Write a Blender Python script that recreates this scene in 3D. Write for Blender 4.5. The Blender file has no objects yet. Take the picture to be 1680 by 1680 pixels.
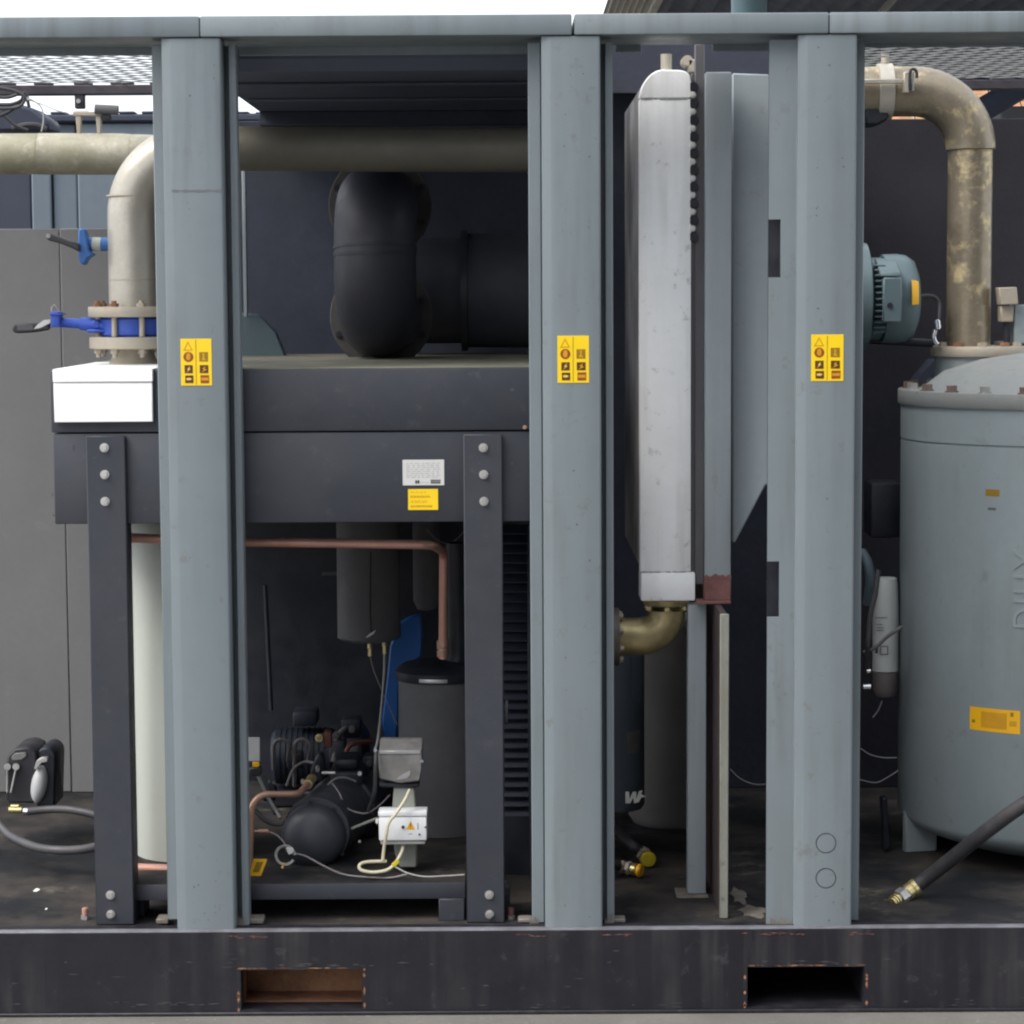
import bpy, bmesh, math, random
from mathutils import Vector, Matrix
R = math.radians
rnd = random.Random(7)
sc = bpy.context.scene
col = sc.collection
# ------------------------------------------------------------------ camera, sky, sun, exposure
CAM = Vector((0.0, -6.0, 1.8025))
PITCH, ROLL, FPX = R(5.143), R(-0.33), 4000.0
ROT = Matrix.Rotation(R(90) - PITCH, 3, 'X') @ Matrix.Rotation(ROLL, 3, 'Z')
cd = bpy.data.cameras.new("camera"); cam = bpy.data.objects.new("camera", cd); col.objects.link(cam)
cam.matrix_world = Matrix.Translation(CAM) @ ROT.to_4x4()
cd.sensor_width = 36.0; cd.lens = 36.0 * FPX / 1680.0; cd.clip_start = 0.1; cd.clip_end = 400
sc.camera = cam
SUN_EL, SUN_AZ = 50.0, 238.0          # azimuth clockwise from +Y
w = bpy.data.worlds.new("World"); sc.world = w; w.use_nodes = True
nt = w.node_tree; nt.nodes.clear()
wo = nt.nodes.new("ShaderNodeOutputWorld"); bg = nt.nodes.new("ShaderNodeBackground")
sky = nt.nodes.new("ShaderNodeTexSky"); sky.sky_type = 'NISHITA'; sky.sun_disc = False
sky.sun_elevation = R(SUN_EL); sky.sun_rotation = R(SUN_AZ)
sky.air_density = 1.2; sky.dust_density = 6.0; sky.ozone_density = 1.0
hs = nt.nodes.new("ShaderNodeHueSaturation"); hs.inputs["Saturation"].default_value = 0.28
mx = nt.nodes.new("ShaderNodeMix"); mx.data_type = 'RGBA'; mx.inputs["Factor"].default_value = 0.55
mx.inputs["B"].default_value = (10.6, 11.2, 12.2, 1)
nt.links.new(sky.outputs[0], hs.inputs["Color"]); nt.links.new(hs.outputs[0], mx.inputs["A"])
nt.links.new(mx.outputs["Result"], bg.inputs[0]); bg.inputs[1].default_value = 0.10
nt.links.new(bg.outputs[0], wo.inputs[0])
sd = bpy.data.lights.new("sun", 'SUN'); sun = bpy.data.objects.new("sun", sd); col.objects.link(sun)
sd.energy = 1.1; sd.angle = R(30); sd.color = (1.0, 0.95, 0.88)
sdir = Vector((math.sin(R(SUN_AZ)) * math.cos(R(SUN_EL)), math.cos(R(SUN_AZ)) * math.cos(R(SUN_EL)), math.sin(R(SUN_EL))))
sun.rotation_euler = sdir.to_track_quat('Z', 'Y').to_euler(); sun.location = (0, -4, 8)
vs = sc.view_settings; vs.view_transform = 'Standard'; vs.look = 'None'; vs.exposure = 1.17; vs.gamma = 1.0
sc.cycles.max_bounces = 8; sc.cycles.diffuse_bounces = 5; sc.cycles.filter_width = 2.2
sc.cycles.sample_clamp_indirect = 6.0

# ------------------------------------------------------------------ measuring helper: photograph pixel on the plane Y -> place
def P(px, py, Y):
    d = ROT @ Vector(((px - 840) / FPX, (840 - py) / FPX, -1.0))
    return CAM + d * ((Y - CAM.y) / d.y)
def S(Y): return (Y + 6.0) / FPX       # metres per pixel at depth Y

# ------------------------------------------------------------------ materials
MATS = {}
def mat(name, c, rough=0.5, metal=0.0, var=0.12, scale=4.0, dirt=None, damt=0.0, dscale=3.0, streak=False,
        spot=None, samt=0.0, sscale=8.0, bump=0.05, bscale=120.0, spec=0.4, sth=(0.60, 0.68)):
    m = bpy.data.materials.new(name); m.use_nodes = True
    t = m.node_tree; n = t.nodes; L = t.links
    b = n["Principled BSDF"]
    tc = n.new("ShaderNodeTexCoord"); oi = n.new("ShaderNodeObjectInfo")
    mul = n.new("ShaderNodeMath"); mul.operation = 'MULTIPLY'; mul.inputs[1].default_value = 37.0
    add = n.new("ShaderNodeVectorMath"); add.operation = 'ADD'
    L.new(oi.outputs["Random"], mul.inputs[0]); L.new(tc.outputs["Object"], add.inputs[0]); L.new(mul.outputs[0], add.inputs[1])
    co = add.outputs[0]
    def noise(sc_, det=4.0, vec=None, rg=0.55):
        x = n.new("ShaderNodeTexNoise"); x.inputs["Scale"].default_value = sc_
        x.inputs["Detail"].default_value = det; x.inputs["Roughness"].default_value = rg
        L.new(vec or co, x.inputs["Vector"]); return x.outputs["Fac"]
    def ramp(src, a, bb, lo=0.0, hi=1.0):
        x = n.new("ShaderNodeMapRange"); x.inputs["From Min"].default_value = a; x.inputs["From Max"].default_value = bb
        x.inputs["To Min"].default_value = lo; x.inputs["To Max"].default_value = hi
        L.new(src, x.inputs["Value"]); return x.outputs[0]
    def mixc(f, a, bcol):
        x = n.new("ShaderNodeMix"); x.data_type = 'RGBA'
        if hasattr(f, "node"): L.new(f, x.inputs["Factor"])
        else: x.inputs["Factor"].default_value = f
        for s, v in (("A", a), ("B", bcol)):
            if hasattr(v, "node"): L.new(v, x.inputs[s])
            else: x.inputs[s].default_value = (*v, 1)
        return x.outputs["Result"]
    lo = tuple(max(0, v * (1 - var)) for v in c); hi = tuple(min(1, v * (1 + var)) for v in c)
    cur = mixc(ramp(noise(scale, 6.0), 0.3, 0.7), lo, hi)
    cur = mixc(ramp(noise(scale * 14, 3.0), 0.35, 0.65, 0, 0.35), cur, tuple(v * (1 - var) for v in c))
    if dirt:
        if streak:
            mp = n.new("ShaderNodeMapping"); mp.inputs["Scale"].default_value = (22, 22, 1.2); L.new(co, mp.inputs[0])
            f = noise(1.0, 5.0, mp.outputs[0])
            f2 = noise(dscale, 5.0)
            mm = n.new("ShaderNodeMath"); mm.operation = 'MULTIPLY'; L.new(ramp(f, 0.45, 0.7), mm.inputs[0]); L.new(ramp(f2, 0.35, 0.65), mm.inputs[1])
            fac = ramp(mm.outputs[0], 0, 1, 0, damt)
        else:
            fac = ramp(noise(dscale, 8.0, None, 0.65), 0.42, 0.72, 0, damt)
        cur = mixc(fac, cur, dirt)
    if spot:
        cur = mixc(ramp(noise(sscale, 9.0, None, 0.7), sth[0], sth[1], 0, samt), cur, spot)
    L.new(cur, b.inputs["Base Color"])
    L.new(ramp(noise(scale * 3, 5.0), 0.3, 0.7, max(0.05, rough - 0.09), min(1, rough + 0.09)), b.inputs["Roughness"])
    b.inputs["Metallic"].default_value = metal; b.inputs["Specular IOR Level"].default_value = spec
    if bump:
        bp = n.new("ShaderNodeBump"); bp.inputs["Strength"].default_value = bump; bp.inputs["Distance"].default_value = 0.004
        L.new(noise(bscale, 3.0), bp.inputs["Height"]); L.new(bp.outputs[0], b.inputs["Normal"])
    MATS[name] = m; return m
M = MATS
GREY = (0.176, 0.206, 0.220)
mat("grey_paint", GREY, 0.48, var=0.05, scale=2.5, dirt=(0.105, 0.115, 0.118), damt=0.6, dscale=2.2, streak=True, bump=0.08, bscale=220, spot=(0.13, 0.12, 0.11), samt=0.5, sscale=20)
mat("grey_paint_soft", (0.28, 0.315, 0.335), 0.5, var=0.07, scale=3, dirt=(0.12, 0.125, 0.12), damt=0.4, dscale=4, streak=True, spot=(0.16, 0.09, 0.06), samt=0.25, sscale=16)
mat("tank_paint", (0.245, 0.287, 0.303), 0.42, var=0.08, scale=2.4, dirt=(0.20, 0.215, 0.20), damt=0.5, dscale=3, streak=True, spot=(0.16, 0.15, 0.13), samt=0.35, sscale=18, bump=0.1, bscale=60)
mat("lid_paint", (0.225, 0.242, 0.242), 0.55, var=0.14, scale=6, dirt=(0.17, 0.16, 0.135), damt=0.6, dscale=6, spot=(0.13, 0.08, 0.05), samt=0.5, sscale=22, bump=0.15)
mat("teal_paint", (0.10, 0.148, 0.165), 0.45, var=0.10, scale=6, dirt=(0.10, 0.12, 0.12), damt=0.4)
mat("dark_paint", (0.033, 0.036, 0.047), 0.55, var=0.12, scale=3, dirt=(0.052, 0.052, 0.056), damt=0.5, dscale=5, spot=(0.10, 0.10, 0.105), samt=0.22, sscale=24, bump=0.07, bscale=200)
mat("dusty_top", (0.15, 0.145, 0.11), 0.85, var=0.25, scale=7, dirt=(0.08, 0.075, 0.06), damt=0.6, dscale=5, spot=(0.2, 0.19, 0.15), samt=0.4)
mat("skid_paint", (0.012, 0.011, 0.016), 0.5, var=0.2, scale=4, dirt=(0.058, 0.055, 0.055), damt=0.6, dscale=3.2, streak=True, spot=(0.09, 0.087, 0.088), samt=0.25, sscale=20, bump=0.12, bscale=60)
mat("deck_paint", (0.012, 0.013, 0.0155), 0.78, spec=0.22, var=0.3, scale=5, dirt=(0.085, 0.07, 0.058), damt=0.8, dscale=3.4, spot=(0.17, 0.15, 0.12), samt=0.5, sscale=5, bump=0.2, bscale=70)
mat("edge_highlight", (0.17, 0.17, 0.19), 0.5, var=0.25, scale=9, dirt=(0.06, 0.055, 0.06), damt=0.7, dscale=12)
mat("rust", (0.33, 0.165, 0.09), 0.85, var=0.35, scale=8, dirt=(0.06, 0.03, 0.02), damt=0.8, dscale=7, spot=(0.36, 0.24, 0.13), samt=0.5, sscale=12, bump=0.3)
mat("red_primer", (0.145, 0.055, 0.05), 0.8, var=0.25, scale=12, dirt=(0.23, 0.13, 0.12), damt=0.6, dscale=18, bump=0.25)
mat("concrete", (0.15, 0.14, 0.126), 0.9, var=0.18, scale=5, dirt=(0.10, 0.094, 0.085), damt=0.6, dscale=2.2, spot=(0.34, 0.33, 0.31), samt=0.5, sscale=45, bump=0.4, bscale=90)
mat("dull_steel", (0.52, 0.485, 0.42), 0.42, 0.45, var=0.14, scale=5, dirt=(0.30, 0.265, 0.21), damt=0.75, dscale=5, spot=(0.62, 0.58, 0.5), samt=0.4, sth=(0.55, 0.66), sscale=14, bump=0.08)
mat("mossy_steel", (0.37, 0.345, 0.27), 0.6, 0.25, var=0.25, scale=7, dirt=(0.19, 0.19, 0.10), damt=0.8, dscale=6, spot=(0.6, 0.56, 0.48), sth=(0.55, 0.66), samt=0.4, sscale=20, bump=0.15)
mat("dim_steel", (0.115, 0.108, 0.092), 0.55, 0.3, var=0.2, scale=5, dirt=(0.12, 0.11, 0.08), damt=0.6, dscale=5)
mat("bronze_steel", (0.34, 0.29, 0.215), 0.38, 0.6, var=0.3, scale=6, dirt=(0.13, 0.105, 0.07), damt=0.8, dscale=6, spot=(0.70, 0.57, 0.32), samt=0.8, sth=(0.53, 0.64), sscale=9, bump=0.15)
mat("brass_pipe", (0.50, 0.41, 0.21), 0.42, 0.6, var=0.25, scale=14, dirt=(0.20, 0.16, 0.09), damt=0.7, dscale=11, bump=0.15)
mat("brass", (0.62, 0.52, 0.26), 0.32, 0.8, var=0.2, scale=30)
mat("flange_steel", (0.42, 0.38, 0.31), 0.6, 0.2, var=0.15, scale=14, dirt=(0.30, 0.22, 0.15), damt=0.6, dscale=14, bump=0.15)
mat("copper", (0.66, 0.36, 0.29), 0.42, 0.5, var=0.15, scale=10, dirt=(0.46, 0.30, 0.22), damt=0.5, dscale=12)
mat("copper_tan", (0.42, 0.26, 0.19), 0.45, 0.5, var=0.15, scale=12)
mat("copper_dark", (0.13, 0.05, 0.04), 0.55, 0.4, var=0.2, scale=10)
mat("aluminium", (0.92, 0.925, 0.925), 0.5, 0.0, var=0.05, scale=5, dirt=(0.50, 0.48, 0.44), damt=0.5, dscale=4, streak=True, spot=(0.25, 0.23, 0.2), samt=0.4, sscale=30, bump=0.12)
mat("core_metal", (0.36, 0.355, 0.36), 0.6, 0.3, var=0.25, scale=4, dirt=(0.07, 0.06, 0.06), damt=0.7, dscale=3)
mat("strip_metal", (0.105, 0.10, 0.108), 0.6, 0.1, var=0.15, scale=6, dirt=(0.09, 0.08, 0.08), damt=0.5)
mat("white_sheet", (0.90, 0.90, 0.89), 0.5, var=0.03, scale=3, spot=(0.55, 0.53, 0.5), samt=0.15, sscale=12)
mat("white_plastic", (0.74, 0.75, 0.76), 0.4, var=0.04, scale=6, dirt=(0.5, 0.48, 0.44), damt=0.35, dscale=9)
mat("pale_wrap", (0.345, 0.36, 0.325), 0.85, var=0.06, scale=4, dirt=(0.28, 0.30, 0.25), damt=0.5, dscale=4, bump=0.2, bscale=30)
mat("cream_edge", (0.21, 0.215, 0.185), 0.6, var=0.15, scale=8, dirt=(0.17, 0.15, 0.12), damt=0.7, dscale=9, streak=True, spot=(0.09, 0.07, 0.06), samt=0.6, sscale=30)
mat("sticker_yellow", (0.82, 0.56, 0.012), 0.4, var=0.04, scale=8)
mat("label_amber", (0.76, 0.40, 0.008), 0.4, var=0.07, scale=20)
mat("print_brown", (0.085, 0.035, 0.004), 0.5, var=0.1, scale=30)
mat("print_red", (0.25, 0.055, 0.01), 0.5, var=0.1, scale=30)
mat("print_olive", (0.25, 0.15, 0.006), 0.5, var=0.1, scale=30)
mat("print_amber", (0.55, 0.27, 0.01), 0.5, var=0.1, scale=30)
mat("print_pale", (0.75, 0.45, 0.12), 0.5, var=0.1, scale=30)
mat("print_grey", (0.36, 0.36, 0.35), 0.5, var=0.1, scale=30)
mat("print_black", (0.03, 0.03, 0.035), 0.5, var=0.1, scale=30)
mat("plate_silver", (0.56, 0.56, 0.54), 0.4, var=0.04, scale=10)
mat("valve_blue", (0.035, 0.085, 0.44), 0.45, var=0.15, scale=10, dirt=(0.06, 0.11, 0.40), damt=0.5, dscale=20)
mat("stub_blue", (0.03, 0.12, 0.34), 0.45, var=0.15, scale=10)
mat("bag_blue", (0.010, 0.085, 0.30), 0.5, var=0.12, scale=6)
mat("roof_under", (0.075, 0.09, 0.13), 0.7, var=0.12, scale=3, dirt=(0.07, 0.07, 0.08), damt=0.5)
mat("coil_black", (0.012, 0.016, 0.026), 0.5, var=0.15, scale=6)
mat("clip_steel", (0.20, 0.19, 0.17), 0.6, 0.2, var=0.2, scale=20, dirt=(0.16, 0.09, 0.06), damt=0.6, dscale=22)
mat("dust_patch", (0.17, 0.15, 0.125), 0.9, var=0.25, scale=14, dirt=(0.06, 0.055, 0.05), damt=0.9, dscale=16)
mat("bend_flange", (0.075, 0.07, 0.062), 0.6, 0.1, var=0.3, scale=10, dirt=(0.03, 0.03, 0.035), damt=0.8, dscale=9)
mat("black_plastic", (0.022, 0.021, 0.026), 0.42, var=0.15, scale=10, dirt=(0.06, 0.055, 0.05), damt=0.4)
mat("black_rubber", (0.035, 0.035, 0.04), 0.55, var=0.2, scale=12, dirt=(0.09, 0.08, 0.075), damt=0.5, dscale=9)
mat("hose_rubber", (0.055, 0.053, 0.058), 0.48, var=0.2, scale=12, dirt=(0.10, 0.09, 0.085), damt=0.5, dscale=9)
mat("machine_black", (0.012, 0.014, 0.022), 0.45, var=0.2, scale=8, dirt=(0.036, 0.034, 0.036), damt=0.5, dscale=8, bump=0.15)
mat("insulation", (0.105, 0.104, 0.110), 0.75, var=0.15, scale=6, dirt=(0.065, 0.06, 0.058), damt=0.5, dscale=5, bump=0.2, bscale=40)
mat("duct_black", (0.024, 0.026, 0.038), 0.5, var=0.15, scale=5, dirt=(0.06, 0.055, 0.055), damt=0.4)
mat("rim_steel", (0.42, 0.42, 0.43), 0.35, 0.7, var=0.15, scale=12)
mat("zinc", (0.50, 0.49, 0.47), 0.38, 0.7, var=0.15, scale=40)
mat("chrome", (0.8, 0.8, 0.82), 0.15, 0.95, var=0.03, scale=20)
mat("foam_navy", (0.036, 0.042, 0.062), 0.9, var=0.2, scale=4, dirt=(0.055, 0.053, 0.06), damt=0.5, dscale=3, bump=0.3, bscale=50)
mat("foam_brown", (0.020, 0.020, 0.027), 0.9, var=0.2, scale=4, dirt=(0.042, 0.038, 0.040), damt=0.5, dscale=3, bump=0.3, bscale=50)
mat("duct_dusty", (0.040, 0.043, 0.056), 0.65, var=0.2, scale=6, dirt=(0.065, 0.064, 0.066), damt=0.7, dscale=5)
mat("chip_dark", (0.085, 0.085, 0.082), 0.7, var=0.4, scale=40)
mat("scuff", (0.125, 0.135, 0.142), 0.6, var=0.2, scale=30)
mat("bare_scuff", (0.062, 0.060, 0.061), 0.6, var=0.4, scale=25)
mat("bolt_rust", (0.16, 0.115, 0.10), 0.7, var=0.3, scale=40)
mat("panel_brown", (0.045, 0.030, 0.030), 0.7, var=0.2, scale=5)
mat("machine_grey", (0.040, 0.043, 0.055), 0.42, var=0.2, scale=8, dirt=(0.05, 0.047, 0.048), damt=0.5, dscale=8, bump=0.1)
mat("canister_paint", (0.10, 0.125, 0.15), 0.5, var=0.1, scale=6)
mat("inner_tan", (0.27, 0.25, 0.235), 0.7, var=0.12, scale=4, dirt=(0.16, 0.14, 0.13), damt=0.5)
mat("panel_taupe", (0.150, 0.148, 0.148), 0.7, var=0.08, scale=3, dirt=(0.16, 0.155, 0.15), damt=0.4, dscale=2, streak=True, spot=(0.23, 0.22, 0.21), samt=0.2, sscale=14)
mat("neighbour_paint", (0.12, 0.15, 0.18), 0.6, var=0.1, scale=2, dirt=(0.09, 0.1, 0.11), damt=0.4, streak=True)
mat("navy_paint", (0.035, 0.042, 0.065), 0.6, var=0.15, scale=3)
mat("beam_dark", (0.045, 0.04, 0.05), 0.7, var=0.2, scale=6, dirt=(0.09, 0.08, 0.08), damt=0.5)
mat("mesh_steel", (0.11, 0.112, 0.108), 0.5, 0.4, var=0.2, scale=12)
mat("corrugated_pale", (0.40, 0.38, 0.33), 0.7, var=0.15, scale=5, dirt=(0.2, 0.18, 0.16), damt=0.5)
mat("corrugated_dark", (0.045, 0.055, 0.085), 0.7, var=0.15, scale=2)
mat("teal_post", (0.17, 0.27, 0.29), 0.5, var=0.08, scale=3)
mat("roof_tile", (0.36, 0.17, 0.085), 0.8, var=0.35, scale=9, dirt=(0.2, 0.2, 0.07), damt=0.6, dscale=3)
mat("house_wall", (0.20, 0.215, 0.225), 0.8, var=0.1, scale=2)
mat("beige_cable", (0.55, 0.50, 0.36), 0.5, var=0.1, scale=20)
mat("grey_wire", (0.20, 0.18, 0.18), 0.5, var=0.15, scale=20)
mat("actuator_grey", (0.17, 0.165, 0.16), 0.5, 0.2, var=0.2, scale=20, dirt=(0.30, 0.30, 0.29), damt=0.5, dscale=22)
mat("stem_grey", (0.24, 0.25, 0.22), 0.6, var=0.12, scale=14)
mat("cap_yellow", (0.60, 0.48, 0.03), 0.5, var=0.15, scale=30)
mat("tag_white", (0.42, 0.43, 0.43), 0.6, var=0.06, scale=20)
mat("filter_white", (0.55, 0.57, 0.55), 0.45, var=0.06, scale=10)
mat("filter_base", (0.19, 0.165, 0.16), 0.5, 0.2, var=0.1, scale=10)
mat("vinyl_white", (0.80, 0.82, 0.76), 0.5, var=0.03, scale=10)
mat("teal_dark_paint", (0.085, 0.12, 0.14), 0.5, var=0.1, scale=6)

# ------------------------------------------------------------------ mesh builder
WORLD = {}
class MB:
    def __init__(s): s.bm = bmesh.new()
    def box(s, x0, x1, y0, y1, z0, z1, bev=0.002, seg=1, rot=None, piv=None):
        if x1 < x0: x0, x1 = x1, x0
        if z1 < z0: z0, z1 = z1, z0
        if y1 < y0: y0, y1 = y1, y0
        r = bmesh.ops.create_cube(s.bm, size=1.0); v = r["verts"]
        for q in v: q.co = Vector(((x0 + x1) / 2 + q.co.x * (x1 - x0), (y0 + y1) / 2 + q.co.y * (y1 - y0), (z0 + z1) / 2 + q.co.z * (z1 - z0)))
        bev = min(bev, (x1 - x0) / 3, (y1 - y0) / 3, (z1 - z0) / 3)
        if bev > 1e-5:
            e = {k for q in v for k in q.link_edges}
            o = bmesh.ops.bevel(s.bm, geom=list(e), offset=bev, segments=seg, affect='EDGES', profile=0.5)
            v = list({q for f in o["faces"] for q in f.verts} | {q for q in v if q.is_valid})
        if rot is not None:
            bmesh.ops.rotate(s.bm, verts=v, cent=piv or Vector(((x0 + x1) / 2, (y0 + y1) / 2, (z0 + z1) / 2)), matrix=rot)
        return s
    def pbox(s, x0, y0, x1, y1, Y, dep, bev=0.002, seg=1):
        xm, ym = (x0 + x1) / 2, (y0 + y1) / 2
        return s.box(P(x0, ym, Y).x, P(x1, ym, Y).x, Y, Y + dep, P(xm, y1, Y).z, P(xm, y0, Y).z, bev, seg)
    def prism(s, pts, a, b, axis='Y', bev=0.0):
        """outline pts extruded along axis from a to b; pts are (x,z) for Y, (x,y) for Z, (y,z) for X"""
        def at(p, t): return Vector((p[0], t, p[1])) if axis == 'Y' else Vector((p[0], p[1], t)) if axis == 'Z' else Vector((t, p[0], p[1]))
        f = [s.bm.verts.new(at(p, a)) for p in pts]; g = [s.bm.verts.new(at(p, b)) for p in pts]
        n = len(pts); fs = [s.bm.faces.new(f), s.bm.faces.new(list(reversed(g)))]
        for i in range(n): fs.append(s.bm.faces.new((f[i], g[i], g[(i + 1) % n], f[(i + 1) % n])))
        bmesh.ops.recalc_face_normals(s.bm, faces=fs)
        if bev: bmesh.ops.bevel(s.bm, geom=list({e for q in fs for e in q.edges}), offset=bev, segments=1, affect='EDGES')
        return s
    def pprism(s, pix, Y, dep, bev=0.0):
        return s.prism([(P(x, y, Y).x, P(x, y, Y).z) for x, y in pix], Y, Y + dep, 'Y', bev)
    def cyl(s, p0, p1, r, seg=20, r2=None, bev=0.0):
        p0, p1 = Vector(p0), Vector(p1); d = (p1 - p0); q = d.to_track_quat('Z', 'Y').to_matrix()
        r2 = r if r2 is None else r2
        a = [s.bm.verts.new(p0 + q @ Vector((r * math.cos(2 * math.pi * i / seg), r * math.sin(2 * math.pi * i / seg), 0))) for i in range(seg)]
        b = [s.bm.verts.new(p1 + q @ Vector((r2 * math.cos(2 * math.pi * i / seg), r2 * math.sin(2 * math.pi * i / seg), 0))) for i in range(seg)]
        c0 = s.bm.faces.new(list(reversed(a))); c1 = s.bm.faces.new(b)
        for i in range(seg): s.bm.faces.new((a[i], a[(i + 1) % seg], b[(i + 1) % seg], b[i]))
        if bev: bmesh.ops.bevel(s.bm, geom=list(c0.edges) + list(c1.edges), offset=bev, segments=2, affect='EDGES')
        return s
    def lathe(s, prof, c=(0, 0, 0), seg=32, axis='Z', a0=0.0, a1=2 * math.pi):
        c = Vector(c); full = abs(a1 - a0 - 2 * math.pi) < 1e-6; k = seg if full else seg + 1
        def at(r, z, t):
            u, v_ = r * math.cos(t), r * math.sin(t)
            return c + (Vector((u, v_, z)) if axis == 'Z' else Vector((u, z, v_)) if axis == 'Y' else Vector((z, u, v_)))
        rings = []
        for r, z in prof:
            rings.append([s.bm.verts.new(at(0, z, 0))] if r < 1e-6 else [s.bm.verts.new(at(r, z, a0 + (a1 - a0) * i / seg)) for i in range(k)])
        for A, B in zip(rings, rings[1:]):
            for i in range(seg):
                j = (i + 1) % k if full else i + 1
                if len(A) == 1 and len(B) == 1: continue
                if len(A) == 1: s.bm.faces.new((A[0], B[j], B[i]))
                elif len(B) == 1: s.bm.faces.new((A[i], A[j], B[0]))
                else: s.bm.faces.new((A[i], A[j], B[j], B[i]))
        return s
    def tube(s, pts, r, seg=10, caps=True):
        pts = [Vector(p) for p in pts]; n = len(pts); rings = []
        t = (pts[1] - pts[0]).normalized(); u = t.orthogonal().normalized()
        for i in range(n):
            t2 = (pts[min(i + 1, n - 1)] - pts[max(i - 1, 0)]).normalized()
            u = (t.rotation_difference(t2)).to_matrix() @ u; t = t2
            u = (u - t * u.dot(t)).normalized(); v_ = t.cross(u)
            rr = r(i / (n - 1)) if callable(r) else r
            rings.append([s.bm.verts.new(pts[i] + (u * math.cos(2 * math.pi * k / seg) + v_ * math.sin(2 * math.pi * k / seg)) * rr) for k in range(seg)])
        for A, B in zip(rings, rings[1:]):
            for k in range(seg): s.bm.faces.new((A[k], A[(k + 1) % seg], B[(k + 1) % seg], B[k]))
        if caps: s.bm.faces.new(list(reversed(rings[0]))); s.bm.faces.new(rings[-1])
        return s
    def plate(s, xs, zs, holes, y0, y1):
        """flat plate in XZ between y0 and y1 with rectangular openings (cells listed in holes)"""
        V = {}
        def vt(i, k, j):
            if (i, k, j) not in V: V[(i, k, j)] = s.bm.verts.new((xs[i], (y0, y1)[j], zs[k]))
            return V[(i, k, j)]
        nx, nz = len(xs) - 1, len(zs) - 1
        solid = lambda i, k: 0 <= i < nx and 0 <= k < nz and (i, k) not in holes
        for i in range(nx):
            for k in range(nz):
                if not solid(i, k): continue
                for j in (0, 1): s.bm.faces.new([vt(i, k, j), vt(i + 1, k, j), vt(i + 1, k + 1, j), vt(i, k + 1, j)])
                for di, dk, a, b in ((-1, 0, (0, 0), (0, 1)), (1, 0, (1, 0), (1, 1)), (0, -1, (0, 0), (1, 0)), (0, 1, (0, 1), (1, 1))):
                    if not solid(i + di, k + dk):
                        p, q = (i + a[0], k + a[1]), (i + b[0], k + b[1])
                        s.bm.faces.new([vt(*p, 0), vt(*q, 0), vt(*q, 1), vt(*p, 1)])
        return s
    def build(s, name, m, parent=None, label=None, kind=None, smooth=40):
        bm = s.bm
        bmesh.ops.recalc_face_normals(bm, faces=bm.faces)
        co = [v.co for v in bm.verts]
        c = Vector(((min(p.x for p in co) + max(p.x for p in co)) / 2, (min(p.y for p in co) + max(p.y for p in co)) / 2, min(p.z for p in co)))
        for v in bm.verts: v.co -= c
        me = bpy.data.meshes.new(name); bm.to_mesh(me); bm.free()
        me.materials.append(M[m])
        if smooth:
            me.polygons.foreach_set("use_smooth", [True] * len(me.polygons)); me.set_sharp_from_angle(angle=R(smooth))
        return link(name, me, c, parent, label, kind)
def link(name, me, c, parent=None, label=None, kind=None):
    o = bpy.data.objects.new(name, me); col.objects.link(o)
    place(o, c, parent)
    if label: o["label"] = label
    if kind: o["kind"] = kind
    return o
def place(o, c, parent):
    c = Vector(c); WORLD[o.name] = c
    if parent is not None: o.parent = parent; o.location = c - WORLD[parent.name]
    else: o.location = c
def again(src, c, parent):
    o = src.copy(); col.objects.link(o); o.parent = None; place(o, c, parent); return o
def thing(name, label, cat, loc, group=None):
    o = bpy.data.objects.new(name, None); col.objects.link(o); o.empty_display_size = 0.05
    o.location = loc; WORLD[o.name] = Vector(loc)
    return tag(o, label, cat, group)
def tag(o, label, cat, group=None):
    o["label"] = label; o["category"] = cat; o["kind"] = "thing"
    if group: o["group"] = group
    return o
def fillet(pts, rad, n=8):
    pts = [Vector(p) for p in pts]; out = [pts[0]]
    for i_, (a, b, c) in enumerate(zip(pts, pts[1:], pts[2:])):
        d1, d2 = (a - b), (c - b); ang = d1.angle(d2)
        t = min(rad / math.tan(ang / 2), d1.length * (0.96 if i_ == 0 else 0.49), d2.length * (0.96 if i_ == len(pts) - 3 else 0.49))
        p, q = b + d1.normalized() * t, b + d2.normalized() * t; r = t * math.tan(ang / 2)
        ce = b + (d1.normalized() + d2.normalized()).normalized() * (r / math.sin(ang / 2))
        ax = (p - ce).cross(q - ce)
        if ax.length < 1e-9: out.append(b); continue
        tot = (p - ce).angle(q - ce)
        for i in range(n + 1): out.append(ce + Matrix.Rotation(tot * i / n, 3, ax.normalized()) @ (p - ce))
    return out + [pts[-1]]
def spline(pts, n=8):
    p = [Vector(q) for q in pts]; p = [p[0] * 2 - p[1]] + p + [p[-1] * 2 - p[-2]]; out = []
    for i in range(1, len(p) - 2):
        for k in range(n):
            t = k / n; a, b, c, d = p[i - 1:i + 3]
            out.append(0.5 * (2 * b + (c - a) * t + (2 * a - 5 * b + 4 * c - d) * t * t + (3 * b - a - 3 * c + d) * t ** 3))
    return out + [p[-2]]
def arc(cx, cz, r, a0, a1, n=12): return [(cx + r * math.cos(R(a0 + (a1 - a0) * i / n)), cz + r * math.sin(R(a0 + (a1 - a0) * i / n))) for i in range(n + 1)]
def bolt_mesh(name, m, r, h=0.006, axis='Y'):
    b = MB(); d = Vector((0, -1, 0)) if axis == 'Y' else Vector((0, 0, 1)) if axis == 'Z' else Vector((1, 0, 0))
    b.cyl((0, 0, 0), d * h * 0.35, r * 1.35, 14); b.cyl(d * h * 0.35, d * h, r, 6, r * 0.92)
    bm = b.bm; bmesh.ops.recalc_face_normals(bm, faces=bm.faces)
    me = bpy.data.meshes.new(name); bm.to_mesh(me); bm.free(); me.materials.append(M[m]); return me

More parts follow.
